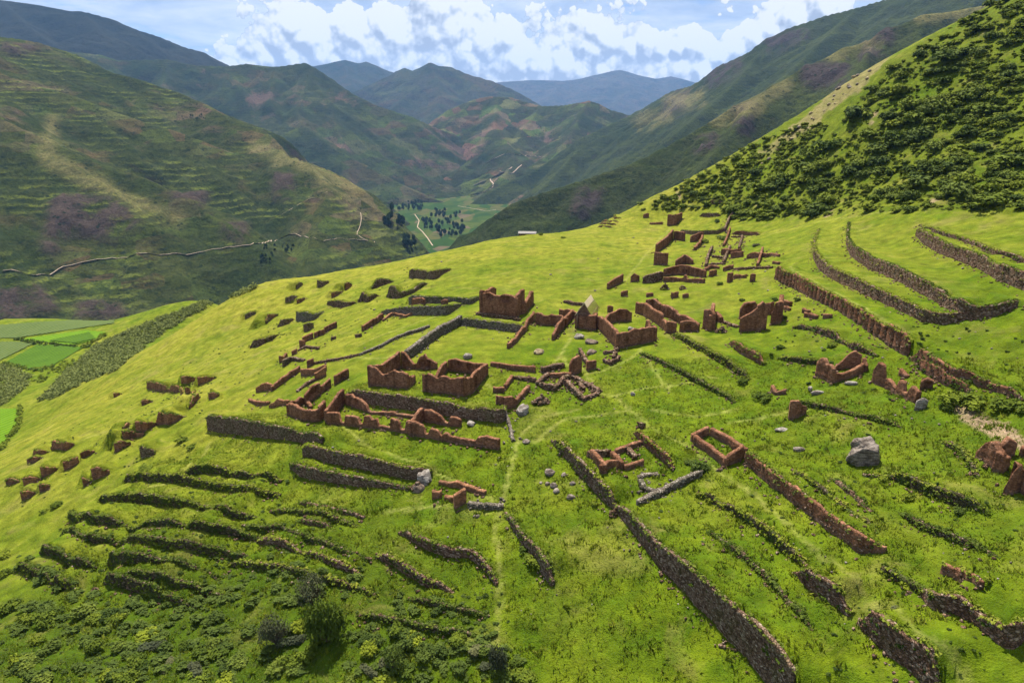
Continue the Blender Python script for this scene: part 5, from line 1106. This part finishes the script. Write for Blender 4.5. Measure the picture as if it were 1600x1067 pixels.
MC1 = mat_crop('dark_green_crop', (.030, .070, .005), (.065, .12, .008), .6); MC2 = mat_crop('bright_green_crop', (.065, .135, .005), (.105, .185, .008), 1.1); MC3 = mat_crop('grey_green_crop', (.045, .075, .016), (.095, .12, .035), .3)
drape('field_dark_rows', [(5,569),(59,539),(130,543),(100,562),(82,572),(62,580)], .5, MC1)
drape('field_bright_corner', [(-20,640),(31,640),(28,668),(0,702),(-20,705)], .5, MC2)
drape('field_bright_upper', [(25,532),(90,523),(135,517),(165,520),(150,533),(110,540),(70,535)], .5, MC2)
drape('field_grey_upper', [(-20,510),(60,504),(180,497),(178,506),(90,519),(25,529),(-20,530)], .5, MC3)
drape('field_grey_left', [(-20,534),(55,536),(0,564),(-20,570)], .5, MC3)
drape('field_bright_small', [(75,534),(140,521),(150,531),(118,538)], .9, MC1)
M_SCRUB = mat_leaf('grey_scrub', (.055, .075, .018), (.125, .15, .045), .2, .4)
M_BUSH = mat_leaf('dark_shrub', (.032, .056, .006), (.13, .165, .014), .2, .5)
M_BUSH2 = mat_leaf('olive_shrub', (.040, .062, .010), (.115, .15, .022), .2, .5)
M_BUSHG = mat_leaf('grey_shrub', (.040, .042, .020), (.095, .105, .045), .15, .5)
M_OLIVE = mat_leaf('olive_undergrowth', (.080, .105, .010), (.18, .20, .022), .3, .3)
M_TWIG, t9 = new_mat('twig_bark'); finish(t9, t9.mix(t9.noise(4, 3, .6, pos(t9)), (.07, .05, .035), (.16, .12, .09)), .9)
def poly_points(poly, n):
    P = np.array(poly, float); out = []
    while len(out) < n:
        u = RNG.uniform(P[:, 0].min(), P[:, 0].max(), n * 3); v = RNG.uniform(P[:, 1].min(), P[:, 1].max(), n * 3)
        k = in_poly(P, u, v); out += list(zip(u[k], v[k]))
    return np.array(out[:n])
def scrub_belt(name, poly, n, lab, r=(1.0, 2.0), mat=None):
    uv = poly_points(poly, n); Q = G(uv[:, 0], uv[:, 1]); rr = RNG.uniform(*r, n); Q[:, 2] += rr * .45
    V, Fc = leaves(Q, .42, 30, rr, .5, .75)
    ob = mesh_obj(name, V, Fc, mat or M_SCRUB, smooth=False); tag(ob, kind='stuff'); ob['label'] = lab
scrub_belt('scrub_belt', [(62,628),(95,590),(150,540),(200,518),(240,500),(300,478),(360,458),(405,447),(395,455),(330,478),(290,498),(235,537),(180,580),(120,605),(80,625)], 1500, 'grey green belt of scrub down the rim of the left slope')
scrub_belt('scrub_plot', [(-15,570),(20,575),(48,590),(44,602),(10,630),(-15,642)], 380, 'grey green scrub plot at the left edge below the dark field')

for k_, (hp, n_) in enumerate([([(0,570),(5,566),(60,577),(84,571),(86,574),(62,583)], 70), ([(25,529),(60,534),(110,541),(140,542),(140,545),(58,540),(24,532)], 70), ([(30,636),(34,636),(32,668),(2,706),(-3,703),(27,666)], 60), ([(128,541),(165,521),(168,523),(132,545)], 40), ([(100,566),(150,556),(160,560),(110,575),(60,600),(52,596)], 60)]):
    scrub_belt('hedge', hp, n_, ['hedge under the dark crop field', 'hedge above the dark crop field', 'hedge round the bright corner field', 'hedge at the right end of the upper field', 'straggling hedge beside the field track'][k_], (.6, 1.3), M_BUSH)
# ================================================================== shrubs
def bush_geo(seed, nl=900, lobes=7, leaf=.11, bare=False):
    r = np.random.default_rng(seed); C = []
    for k in range(lobes):
        a = r.random() * 6.28; d = .55 * math.sqrt(r.random()); C.append((math.cos(a) * d, math.sin(a) * d, .30 + .38 * r.random() * (1 - d)))
    C = np.array(C); R0 = r.uniform(.28, .5, lobes); n = nl // lobes; Vs = []
    for c, rad in zip(C, R0):
        v = r.normal(size=(n, 3)); v /= np.linalg.norm(v, axis=1)[:, None]; v[:, 2] = np.where(v[:, 2] < -.4, -v[:, 2], v[:, 2])
        bump = 1 + .22 * np.sin(v[:, 0] * 7 + seed) * np.sin(v[:, 1] * 6 + c[0] * 9)
        p = c + v * (rad * bump * (.72 + .36 * r.random(n)))[:, None]
        nr = v + r.normal(size=(n, 3)) * .55 + np.array([0, 0, .35]); nr /= np.linalg.norm(nr, axis=1)[:, None]
        a = np.cross(nr, r.normal(size=(n, 3))); a /= np.linalg.norm(a, axis=1)[:, None]; b = np.cross(nr, a)
        s = (leaf * (.6 + .8 * r.random(n)))[:, None]
        Vs.append(np.stack([p + a * s, p - a * s * .5 + b * s * .75, p - a * s * .5 - b * s * .75], 1).reshape(-1, 3))
    V = np.concatenate(Vs); V[:, 2] = np.maximum(V[:, 2], -.05)
    return V, np.arange(len(V)).reshape(-1, 3)
def twig_geo(seed, n=16, rr=.9):
    r = np.random.default_rng(seed); V = []; Fc = []
    for k in range(n):
        a = r.random() * 6.28; L = rr * r.uniform(.6, 1); e = np.array([math.cos(a) * L * r.uniform(.2, .8), math.sin(a) * L * r.uniform(.2, .8), L * r.uniform(.5, .95)])
        m_ = e * .5 + r.normal(size=3) * .07; prev = None
        for j, (p, w0) in enumerate(((np.zeros(3), .03), (m_, .018), (e, .006))):
            o = len(V)
            for q in range(3): V.append(p + w0 * np.array([math.cos(q * 2.1), math.sin(q * 2.1), 0]))
            if prev is not None:
                for q in range(3): Fc.append((prev + q, prev + (q + 1) % 3, o + (q + 1) % 3, o + q))
            prev = o
    return np.array(V), np.array(Fc)
BUSH = []
for k in range(7):
    V, Fc = bush_geo(100 + k, 620, 6 + k % 3, .125); b = mesh_obj('shrub', V, Fc, [M_BUSH, M_BUSH2, M_BUSH, M_BUSH2, M_BUSH, M_BUSH2, M_BUSHG][k], smooth=False, link=False); BUSH.append(b.data)
BUSH_LO = [bush_geo(300 + k, 150, 5, .25) for k in range(5)]; BUSH_XS = [bush_geo(340 + k, 72, 4, .36) for k in range(5)]
HILL_AREAS = [ # polygon in the photo, number, size range in photo pixels
 ([(1180,300),(1230,262),(1330,215),(1420,170),(1600,120),(1610,330),(1430,330),(1290,338),(1200,340)], 250, (8, 38)),
 ([(1290,220),(1350,150),(1440,70),(1560,0),(1620,-20),(1620,130),(1420,175)], 130, (9, 28)),
 ([(1000,330),(1060,290),(1150,240),(1260,190),(1300,200),(1200,290),(1120,325)], 110, (7, 18)),
 ([(1120,322),(1180,300),(1210,335),(1300,338),(1290,325),(1200,345),(1150,345)], 26, (12, 22)),
]
BIG = [(1293,237,40,24),(1460,235,36,26),(1480,100,46,30),(1395,200,34,26),(1265,245,30,20),(1560,320,60,24),(1500,310,50,24),(1330,275,34,22),(1440,290,50,30),(1240,325,28,22),(1215,330,24,20),(1180,275,26,14),(1388,222,20,18),(1530,50,30,22),(1585,260,50,34),(1545,180,44,30),(1410,150,40,26),(1340,185,40,22),(1290,330,26,20),(1270,340,30,16),(1460,170,44,28)]
cand = []
for poly, n, sz in HILL_AREAS:
    uv = poly_points(poly, n); Q = G(uv[:, 0], uv[:, 1]); _, dep = project(Q)
    for q, d, (u, v) in zip(Q, dep, uv): cand.append((q, RNG.uniform(*sz) ** 1.0 * d / F / 2 * 1.1, 'hill', u, v))
for u, v, w0, h0 in BIG:
    q = G(u, v); _, d = project(q); cand.append((q, w0 * d / F / 2 * 1.15, 'hill', u, v))
LOW = [([(0,930),(120,960),(330,950),(420,980),(560,960),(700,1000),(800,1010),(840,1067),(0,1067)], 190, (14, 38)),
       ([(0,850),(40,900),(160,960),(320,955),(600,930),(560,900),(420,870),(320,920),(160,930)], 60, (12, 26)),
       ([(600,930),(760,920),(800,1067),(620,1067)], 30, (12, 26))]
for poly, n, sz in LOW:
    uv = poly_points(poly, n); Q = G(uv[:, 0], uv[:, 1]); _, dep = project(Q)
    for q, d, (u, v) in zip(Q, dep, uv): cand.append((q, RNG.uniform(*sz) * d / F / 2 * 1.1, 'low', u, v))
MISC = [(225,735,26),(285,690,24),(300,700,18),(90,790,22),(70,800,16),(8,870,26),(10,900,22),(1160,600,18),(1190,625,30),(1090,735,34),(1075,725,18),(885,700,26),(930,790,20),(1505,635,50),(1560,640,44),(1480,640,20),(1395,300,18),(1590,640,40),(1020,473,16),(1160,470,10),(1125,445,12),(835,880,30),(820,860,22),(1085,305,22),(1015,305,16),(1000,320,14),(1098,312,14),(1150,330,26),(1165,335,24),(985,325,12),(880,372,8),(845,368,8),(1120,348,12),(1210,470,12),(1245,470,12),(1300,540,18),(1220,545,18),(1100,380,16),(1130,375,18),(1180,385,14),(1470,770,26),(1420,780,26),(1500,800,24),(1380,750,20),(1540,970,26),(1400,950,20)]
for u, v, w0 in MISC:
    q = G(u, v); _, d = project(q); cand.append((q, w0 * d / F / 2 * 1.15, 'site', u, v))
pixsize = np.array([c[1] / project(c[0])[1] for c in cand]); order = np.argsort(-pixsize)
LAB = {'hill': ('dark green rounded shrub on the steep hillside at upper right', 'shrubs on the right hillside'), 'low': ('green shrub in the scrub along the bottom left of the slope', 'shrubs in the bottom left scrub'), 'site': ('shrub growing among the ruins and terrace walls', 'shrubs among the ruins')}
SITE = []
rest = {'hill': [], 'low': [], 'site': []}
kept = {'hill': 0, 'low': 0, 'site': 0}
for rank, k in enumerate(order):
    q, r, kind, u, v = cand[k]
    if kept[kind] < {'hill': 170, 'low': 80, 'site': 60}[kind]:
        kept[kind] += 1
        o = bpy.data.objects.new('shrub', BUSH[int(RNG.integers(0, 7)) if kind != 'hill' else int(RNG.integers(0, 6))]); COL.objects.link(o)
        o.location = (q[0], q[1], q[2] - .1); o.scale = (r * RNG.uniform(.8, 1.4), r * RNG.uniform(.8, 1.2), r * RNG.uniform(.55, 1.0)); o.rotation_euler = (0, 0, RNG.random() * 6.28)
        px_ = r / project(q)[1] * F * 2; szw = 'large' if px_ > 26 else ('medium' if px_ > 18 else 'small')
        if kind == 'hill': zone = 'near the top of the right hill' if v < 120 else ('at the foot of the right hill above the terraces' if v > 270 else ('on the left shoulder of the right hill' if u < 1290 else 'halfway up the right hill')); lab_ = szw + ' dark green shrub ' + zone
        elif kind == 'low': zone = 'along the bottom edge at left' if v > 1020 else ('left of the grey twiggy bush' if u < 400 else ('between the grey bushes and the footpath' if u > 540 else 'around the big leafy shrub')); lab_ = szw + ' green shrub in the scrub ' + zone
        else: lab_ = None; SITE.append((o, px_))
        tag(o, lab_ or LAB[kind][0], 'shrub', LAB[kind][1])
    else: rest[kind].append((q, r))
def bush_mass(name, items, mat, lab, src=None):
    Vs, Fs, o = [], [], 0
    for q, r in items:
        V, Fc = (src or BUSH_LO)[int(RNG.integers(0, 5))]; a = RNG.random() * 6.28; c_, s_ = math.cos(a), math.sin(a)
        fl_ = RNG.uniform(.45, .95); W = np.stack([(V[:, 0] * c_ - V[:, 1] * s_) * r * 1.2, (V[:, 0] * s_ + V[:, 1] * c_) * r, V[:, 2] * r * fl_], 1) + q
        Vs.append(W); Fs.append(Fc + o); o += len(W)
    if Vs: ob = mesh_obj(name, np.concatenate(Vs), np.concatenate(Fs), mat, smooth=False); tag(ob, kind='stuff'); ob['label'] = lab
def fill(poly, n, sz):
    uv = poly_points(poly, n); Q = G(uv[:, 0], uv[:, 1]); _, dep = project(Q)
    return [(q, RNG.uniform(*sz) * d / F / 2) for q, d in zip(Q, dep)]
olive = []
for poly, n, sz in HILL_AREAS: rest['hill'] += fill(poly, n, (4, 10)); olive += fill(poly, int(n * 2.6), (4, 13))
rest['hill'] += fill([(1180,300),(1230,262),(1330,215),(1420,170),(1600,120),(1610,325),(1430,328),(1290,334),(1200,336)], 120, (8, 16))
for poly, n, sz in LOW: rest['low'] += fill(poly, n * 2, (5, 13))
rest['low'] += fill([(200,850),(600,850),(800,930),(800,1060),(500,1060),(300,900)], 160, (4, 10))
rest['site'] += fill([(1000,700),(1600,640),(1600,1060),(1300,1060),(1000,800)], 170, (3, 9)) + fill([(220,600),(640,410),(700,470),(420,580),(120,720)], 420, (1.5, 4)) + fill([(700,400),(1000,380),(950,440),(760,450)], 90, (1, 2.5)) + fill([(800,560),(1100,560),(1150,700),(880,680)], 120, (2, 5)) + fill([(60,680),(340,600),(300,720),(30,800)], 120, (2, 6)) + fill([(1200,480),(1600,520),(1600,640),(1200,620)], 120, (3, 9)) + fill([(100,780),(460,740),(560,860),(300,930),(60,880)], 170, (3, 9))
bush_mass('hill_scrub', rest['hill'], M_BUSH, 'low dark scrub filling the steep hillside at upper right')
bush_mass('hill_undergrowth', olive, M_OLIVE, 'low olive undergrowth between the dark shrubs at upper right', BUSH_XS)
bush_mass('low_scrub', rest['low'], M_BUSH2, 'low green scrub along the bottom left of the slope')
bush_mass('site_weeds', rest['site'], M_BUSH2, 'small weeds dotted over the terraces', BUSH_XS)
def big_shrub(lab, u, v, wpx, hpx, leafmat, dens, seed, bare):
    q = G(u, v); _, d = project(q); r = wpx * d / F / 2; e = empty('shrub', tuple(q)); tag(e, lab, 'shrub')
    V, Fc = bush_geo(seed, dens, 11, .055 if not bare else .04); V = V * np.array([r, r, px2m(q, hpx) / .95]); mesh_obj('foliage', V, Fc, leafmat, e, smooth=False)
    V, Fc = twig_geo(seed, 60 if bare else 26, 1.0); mesh_obj('branches', V * np.array([r * 1.1, r * 1.1, px2m(q, hpx)]), Fc, M_TWIG, e)
big_shrub('big leafy dark green shrub in the bottom left foreground', 512, 1003, 72, 62, M_BUSH, 3800, 501, False)
big_shrub('bare grey twiggy bush behind the big leafy shrub', 490, 945, 64, 46, M_BUSHG, 1500, 502, True)
big_shrub('grey brown twiggy bush left of the big leafy shrub', 432, 1006, 62, 42, M_BUSHG, 1900, 503, True)
big_shrub('dark round shrub near the bottom right of the leafy shrub', 778, 1050, 42, 44, M_BUSHG, 1500, 504, False)
big_shrub('dark shrub below centre of the bottom edge scrub', 615, 1045, 40, 36, M_BUSH2, 1500, 505, False)
# ================================================================== grass tufts on the near ground
m_, t_ = new_mat('grass_blades'); p_ = pos(t_)
g1 = t_.noise(.22, 5, .6, p_); g2 = t_.noise(2.0, 3, .6, p_)
gc = t_.mix(t_.ramp(g1, [(.36, 0), (.66, 1)]), (.070, .120, .005), (.145, .180, .009))
gc = t_.mix(t_.ramp(g2, [(.45, 0), (.75, .8)]), gc, (.23, .22, .035))
finish(t_, gc, .85, None, spec=.05, transl=.3, nrm=up_normal(t_, 1.6))
def tufts(n, box, size, blades, cond):
    x = RNG.uniform(box[0], box[1], n); y = RNG.uniform(box[2], box[3], n); k = cond(x, y); x, y = x[k], y[k]; n = len(x)
    z = gz(x, y, ZG); C = np.repeat(np.stack([x, y, z], 1), blades, 0); m = len(C)
    a = RNG.random(m) * 6.28; lean = RNG.normal(size=(m, 2)) * .5; s = size * RNG.uniform(.5, 1.4, m) * np.repeat(RNG.uniform(.6, 1.3, n), blades)
    bx_, by_ = np.cos(a) * s * .22, np.sin(a) * s * .22; C[:, :2] += RNG.normal(size=(m, 2)) * .10; C[:, 2] -= .04
    V = np.stack([C + np.stack([bx_, by_, 0 * s], 1), C - np.stack([bx_, by_, 0 * s], 1), C + np.stack([lean[:, 0] * s, lean[:, 1] * s, s], 1)], 1)
    return V.reshape(-1, 3)
def cg(x, y):
    p = np.stack([x, y, gz(x, y, ZG)], -1); uv, d = project(p); f = fbm(x / 3.0, y / 3.0, 3, 6)
    return (uv[:, 0] > -40) & (uv[:, 0] < 1640) & (uv[:, 1] < 1110) & (uv[:, 1] > 560) & (gz(x, y, path_m) < .5) & (f + .05 > RNG.normal(size=len(x)) * .3)
V = tufts(165000, (-75, 75, 52, 130), .24, 3, cg)
Vb = tufts(46000, (-70, 72, 50, 100), .42, 4, lambda x, y: cg(x, y) & (fbm(x / 2.2, y / 2.2, 3, 16) > .12)); V = np.concatenate([V, Vb])
gr = mesh_obj('grass', V, np.arange(len(V)).reshape(-1, 3), m_, smooth=False); tag(gr, kind='stuff'); gr['label'] = 'short green grass covering the near slope'
# ================================================================== roads and trees in the valley
from mathutils.bvhtree import BVHTree
def bvh(ob): return BVHTree.FromPolygons([v.co for v in ob.data.vertices], [tuple(p.vertices) for p in ob.data.polygons])
BV = {n: bvh(bpy.data.objects[n]) for n in ('mountain_left', 'mountain_fields', 'valley_floor')}
def hit(px, py, names):
    d = Vector(ray(px, py)).normalized(); best = None
    for n in names:
        r = BV[n].ray_cast(Vector((0, 0, 0)), d)
        if r[0] is not None and (best is None or r[3] < best[3]): best = r
    return best[0] if best else None
M_ROAD, t8 = new_mat('pale_dirt_road'); finish(t8, t8.mix(t8.noise(.08, 4, .6, pos(t8)), (.24, .18, .13), (.38, .30, .23)), .95)
def road(name, pl, width, names):
    pts = []
    for (a, b), (c, d) in zip(pl[:-1], pl[1:]):
        n = max(2, int(math.hypot(c - a, d - b) / 2.0))
        for k in range(n): pts.append((a + (c - a) * k / n, b + (d - b) * k / n))
    pts.append(pl[-1]); P = [hit(x, y, names) for x, y in pts]; P = [p for p in P if p is not None]
    if len(P) < 3: return
    Q = np.array([p[:] for p in P]); _, Q, _ = dense(Q, 7.0); Q = smooth_path(Q, 6)
    t = np.gradient(Q[:, :2], axis=0); t /= np.linalg.norm(t, axis=1)[:, None] + 1e-9; nr = np.stack([-t[:, 1], t[:, 0]], 1)
    V = []
    for k in range(len(Q)):
        zz = []
        for s in (-1, 0, 1):
            x, y = Q[k, :2] + nr[k] * width * s
            z = max([r[0].z for r in (BV[n].ray_cast(Vector((x, y, 3000)), Vector((0, 0, -1))) for n in names) if r[0] is not None] or [Q[k, 2]]); zz.append(z)
        for s in (-1, 1):
            x, y = Q[k, :2] + nr[k] * width * s * .5; V.append((x, y, max(zz) * .4 + np.mean(zz) * .6 + .45))
    Fc = [(2 * i, 2 * i + 1, 2 * i + 3, 2 * i + 2) for i in range(len(Q) - 1)]
    ob = mesh_obj(name, V, Fc, M_ROAD); tag(ob, kind='structure')
for pl, wd in ROAD_A: road('dirt_road', pl, wd * .27, ['mountain_left'])
for pl, wd in FIELD_ROADS: road('dirt_road', pl, wd * .7, ['mountain_fields', 'valley_floor'])
road('stream_bed', [(648,335),(655,345),(652,355),(660,362),(668,372),(676,384)], 3, ['valley_floor', 'mountain_fields'])
M_TREE = mat_leaf('valley_tree_leaf', (.010, .022, .006), (.028, .050, .010), .15, .05)
V, Fc = bush_geo(900, 500, 7, .16); V = V * np.array([.75, .75, 1.5]); V[:, 2] += .35
CROWN = mesh_obj('crown', V, Fc, M_TREE, smooth=False, link=False).data
rgs = np.random.default_rng(4)
tv = np.array([(math.cos(a) * r, math.sin(a) * r, z) for z, r in ((0, .09), (.5, .06), (1.1, .03)) for a in [i * 1.2566 for i in range(5)]])
tf = [(j * 5 + i, j * 5 + (i + 1) % 5, (j + 1) * 5 + (i + 1) % 5, (j + 1) * 5 + i) for j in range(2) for i in range(5)]
TRUNK = mesh_obj('trunk', tv, tf, M_TWIG, link=False).data
TP = []
for (x0, y0, x1, y1, n) in [(608,302,650,318,30),(636,312,662,330,30),(600,345,612,356,8),(620,342,632,354,10),(660,345,676,360,14),(680,350,725,372,44),(630,375,650,388,14),(672,330,695,342,14),(640,300,700,308,14),(612,320,640,332,12),(690,335,720,348,12)]:
    for k in range(n): TP.append((rgs.uniform(x0, x1), rgs.uniform(y0, y1), ['valley_floor', 'mountain_fields', 'mountain_left'], rgs.uniform(12, 22), 'dark tree in the green valley bottom', 'trees in the valley bottom'))
for (x0, y0, x1, y1, n) in [(408,386,470,396,16),(408,398,430,420,8),(298,182,322,188,8)]:
    for k in range(n): TP.append((rgs.uniform(x0, x1), rgs.uniform(y0, y1), ['mountain_left'], rgs.uniform(5, 9), 'dark tree in the grove below the mountain road', 'grove on the left mountain'))
for k in range(24): TP.append((rgs.uniform(600, 660), rgs.uniform(215, 250), ['mountain_fields'], rgs.uniform(12, 22), 'dark tree among the fields of the middle mountain', 'trees on the middle mountain'))
for x, y, nm, hgt, lab, grp in TP:
    p = hit(x, y, nm)
    if p is None: continue
    e = bpy.data.objects.new('tree', None); COL.objects.link(e); e.location = p - Vector((0, 0, .5)); tag(e, lab, 'tree', grp)
    s = hgt / 1.9; e.scale = (s * .8, s * .8, s); e.rotation_euler = (0, 0, rgs.random() * 6)
    for me, nm2 in ((CROWN, 'crown'), (TRUNK, 'trunk')): c = bpy.data.objects.new(nm2, me); COL.objects.link(c); c.parent = e

# ================================================================== cumulus bank: sky ring far outside the last range
def cloud_group():
    """cloud density as a function of the sky direction: heaps over the far range plus scattered heaps all round the horizon"""
    g = bpy.data.node_groups.new('cumulus', 'ShaderNodeTree')
    g.interface.new_socket('Vector', in_out='INPUT', socket_type='NodeSocketVector'); g.interface.new_socket('Density', in_out='OUTPUT', socket_type='NodeSocketFloat')
    t = NT(g); gi = t.n('NodeGroupInput'); go = t.n('NodeGroupOutput'); v = gi.outputs[0]
    wn = t.n('ShaderNodeTexNoise'); wn.inputs['Scale'].default_value = 40; wn.inputs['Detail'].default_value = 2; t.l(v, wn.inputs['Vector'])
    ws = t.n('ShaderNodeVectorMath'); ws.operation = 'MULTIPLY_ADD'; t.l(wn.outputs['Color'], ws.inputs[0]); ws.inputs[1].default_value = (.008, .008, .008); t.l(v, ws.inputs[2])
    wv = ws.outputs[0]
    lob = None
    LOBES = [(690,14,30),(705,45,34),(674,52,30),(722,82,30),(690,92,36),(600,42,24),(622,62,32),(588,80,30),(638,98,30),(552,52,26),(545,84,28),(528,98,24),(455,40,24),(482,60,30),(438,66,26),(500,86,28),(462,96,28),(415,92,22),
      (755,74,28),(790,62,24),(740,98,28),(802,94,28),(850,106,24),(880,102,22),(925,50,17),(946,62,20),(914,70,18),(932,80,20),(985,78,15),(1010,70,19),(1033,76,16),(1062,76,14),(1080,70,19),(1100,77,14),(1150,76,20),(1182,60,20),(1130,90,18),(1205,46,18),(1060,108,20),(1095,112,18),(905,112,18),(940,112,16),(1240,30,26),(1290,10,24),(400,108,18),(360,112,14)]
    for (x, y, r) in LOBES:
        u_, v_ = (x - 800.0) / F, -(y - CY) / F; d = Vector((u_, math.cos(PITCH) + v_ * math.sin(PITCH), -math.sin(PITCH) + v_ * math.cos(PITCH))).normalized()
        ds = t.n('ShaderNodeVectorMath'); ds.operation = 'DISTANCE'; t.l(wv, ds.inputs[0]); ds.inputs[1].default_value = d + Vector((.004, .004, .004))
        k = t.math('SUBTRACT', 1.0, t.math('MULTIPLY', ds.outputs['Value'], F / (r * 1.35)))
        lob = k if lob is None else t.math('MAXIMUM', lob, k)
    # heaps elsewhere round the horizon
    sp_ = t.n('ShaderNodeSeparateXYZ'); t.l(v, sp_.inputs[0])
    hz = t.math('SUBTRACT', t.math('MULTIPLY', t.noise(5.0, 4, .55, v), 2.4), 1.35)
    hz = t.math('SUBTRACT', hz, t.math('MULTIPLY', t.math('ABSOLUTE', t.math('SUBTRACT', sp_.outputs[2], .12)), 4.0))
    hz = t.math('SUBTRACT', hz, t.ramp(sp_.outputs[1], [(.45, 0), (.75, 2.5)]))
    fl = t.math('MULTIPLY', t.math('SUBTRACT', t.math('ADD', .072, t.math('MULTIPLY', t.noise(9, 2, .5, v), .09)), sp_.outputs[2]), 8.0)
    fl = t.math('MINIMUM', fl, t.math('MULTIPLY', t.noise(18, 3, .6, v), .75))
    fl = t.math('SUBTRACT', fl, t.ramp(t.math('ABSOLUTE', t.math('SUBTRACT', sp_.outputs[0], .03)), [(.36, 0), (.52, 1.2)]))
    fl = t.math('SUBTRACT', fl, t.ramp(sp_.outputs[1], [(0, 2.0), (.4, 0)]))
    lob = t.math('MAXIMUM', t.math('MAXIMUM', t.math('MAXIMUM', lob, hz), fl), -1.0)
    vo = t.n('ShaderNodeTexVoronoi'); vo.normalize = True
    for k_, v_ in (('Scale', 30), ('Detail', 2.0), ('Roughness', .6), ('Lacunarity', 2.3)): vo.inputs[k_].default_value = v_
    t.l(wv, vo.inputs['Vector'])
    pf = t.math('SUBTRACT', .40, vo.outputs['Distance'])
    fb = t.noise(60, 4, .65, v)
    d = t.math('ADD', lob, t.math('MULTIPLY', pf, PUFF))
    d = t.math('ADD', d, t.math('MULTIPLY', t.math('SUBTRACT', fb, .5), .42))
    t.l(d, go.inputs[0]); return g

def sky_ring():
    m, w = new_mat('cumulus_sky'); g = w.n('ShaderNodeNewGeometry'); nv = w.n('ShaderNodeVectorMath'); nv.operation = 'NORMALIZE'; w.l(g.outputs['Position'], nv.inputs[0]); DIR = nv.outputs[0]
    grp = cloud_group()
    def cden(off):
        nd = w.n('ShaderNodeGroup'); nd.node_tree = grp
        if off:
            ad = w.n('ShaderNodeVectorMath'); ad.operation = 'ADD'; w.l(DIR, ad.inputs[0]); ad.inputs[1].default_value = off; w.l(ad.outputs[0], nd.inputs[0])
        else: w.l(DIR, nd.inputs[0])
        return nd.outputs[0]
    D0 = cden(None); D1 = cden((.004, 0, .0075)); D2 = cden((.006, 0, .024))
    lit = w.math('ADD', w.math('MULTIPLY', w.math('SUBTRACT', D0, D1), 1.7), .42)
    lit = w.math('ADD', lit, w.math('MULTIPLY', w.math('SUBTRACT', w.noise(14, 3, .5, DIR), .5), .6))
    lit = w.math('ADD', lit, w.math('MULTIPLY', w.math('SUBTRACT', D0, D2), .55))
    ccol = w.ramp(lit, [(.0, (.225, .248, .292)), (.28, (.295, .318, .355)), (.52, (.375, .395, .425)), (.78, (.475, .478, .48))])
    ca = w.ramp(D0, [(-.06, 0.0), (.05, 1.0)])
    o = w.n('ShaderNodeOutputMaterial'); em = w.n('ShaderNodeEmission'); tr = w.n('ShaderNodeBsdfTransparent'); mx = w.n('ShaderNodeMixShader')
    w.l(ccol, em.inputs['Color']); w.l(ca, mx.inputs[0]); w.l(tr.outputs[0], mx.inputs[1]); w.l(em.outputs[0], mx.inputs[2]); w.l(mx.outputs[0], o.inputs['Surface'])
    m.cycles.emission_sampling = 'NONE'
    V = []; n = 96; rows = [-1.5, 3, 6, 9, 12, 15, 18, 22]; Rr = 32000.0
    for e in rows:
        for k in range(n): a = 2 * math.pi * k / n; V.append((Rr * math.cos(R_(e)) * math.sin(a), Rr * math.cos(R_(e)) * math.cos(a), Rr * math.sin(R_(e))))
    Fc = [(i * n + k, i * n + (k + 1) % n, (i + 1) * n + (k + 1) % n, (i + 1) * n + k) for i in range(len(rows) - 1) for k in range(n)]
    ob = mesh_obj('sky', V, Fc, m); tag(ob, kind='structure')
sky_ring()
# ================================================================== air between here and the far range
m_, t_ = new_mat('air'); o_ = t_.n('ShaderNodeOutputMaterial'); pv = t_.n('ShaderNodeVolumePrincipled')
pv.inputs['Color'].default_value = (.24, .50, 1.0, 1); pv.inputs['Density'].default_value = HAZE; pv.inputs['Anisotropy'].default_value = .15
t_.l(pv.outputs[0], o_.inputs['Volume'])
x0, x1, y0, y1, z0, z1 = -9500, 9500, -4500, 16500, -540, 1500
hz = mesh_obj('haze', [(x0,y0,z0),(x1,y0,z0),(x1,y1,z0),(x0,y1,z0),(x0,y0,z1),(x1,y0,z1),(x1,y1,z1),(x0,y1,z1)], [(0,3,2,1),(4,5,6,7),(0,1,5,4),(1,2,6,5),(2,3,7,6),(3,0,4,7)], m_, smooth=False); tag(hz, kind='stuff')

# ================================================================== labels of look-alikes: say what each lies beside
MARKS = []
for o in list(COL.objects):
    if o.parent is None and o.get('category') in ('retaining wall', 'terrace bank', 'ruined wall', 'ruin', 'shelter') and len(o['label'].split()) <= 11:
        ms = [o] if o.type == 'MESH' else [c for c in o.children if c.type == 'MESH']
        for mo in ms:
            co = np.empty(len(mo.data.vertices) * 3, np.float32); mo.data.vertices.foreach_get('co', co); co = co.reshape(-1, 3)[::40, :2]
            MARKS.append((co + np.array(o.location[:2]), o['label']))
def nearest(p):
    return min(MARKS, key=lambda m: np.min(np.hypot(m[0][:, 0] - p[0], m[0][:, 1] - p[1])))[1]
by = {}
for o, s_ in SITE: by.setdefault(nearest(o.location), []).append((s_, o))
for lab, items in by.items():
    items.sort(key=lambda t_: -t_[0])
    for k, (s_, o) in enumerate(items):
        w_ = 'shrub' if len(items) == 1 else (['largest', 'smaller'][k] if len(items) == 2 else (['largest', 'middle', 'smallest'] + ['tiny'] * 9)[k]) + ' shrub'
        o['label'] = ' '.join((w_ + ' by the ' + lab).split()[:16])
for o in list(COL.objects):
    if o.get('group') == 'loose stones scattered on the grass': o['label'] = ' '.join(('small loose stone near the ' + nearest(o.location)).split()[:16])
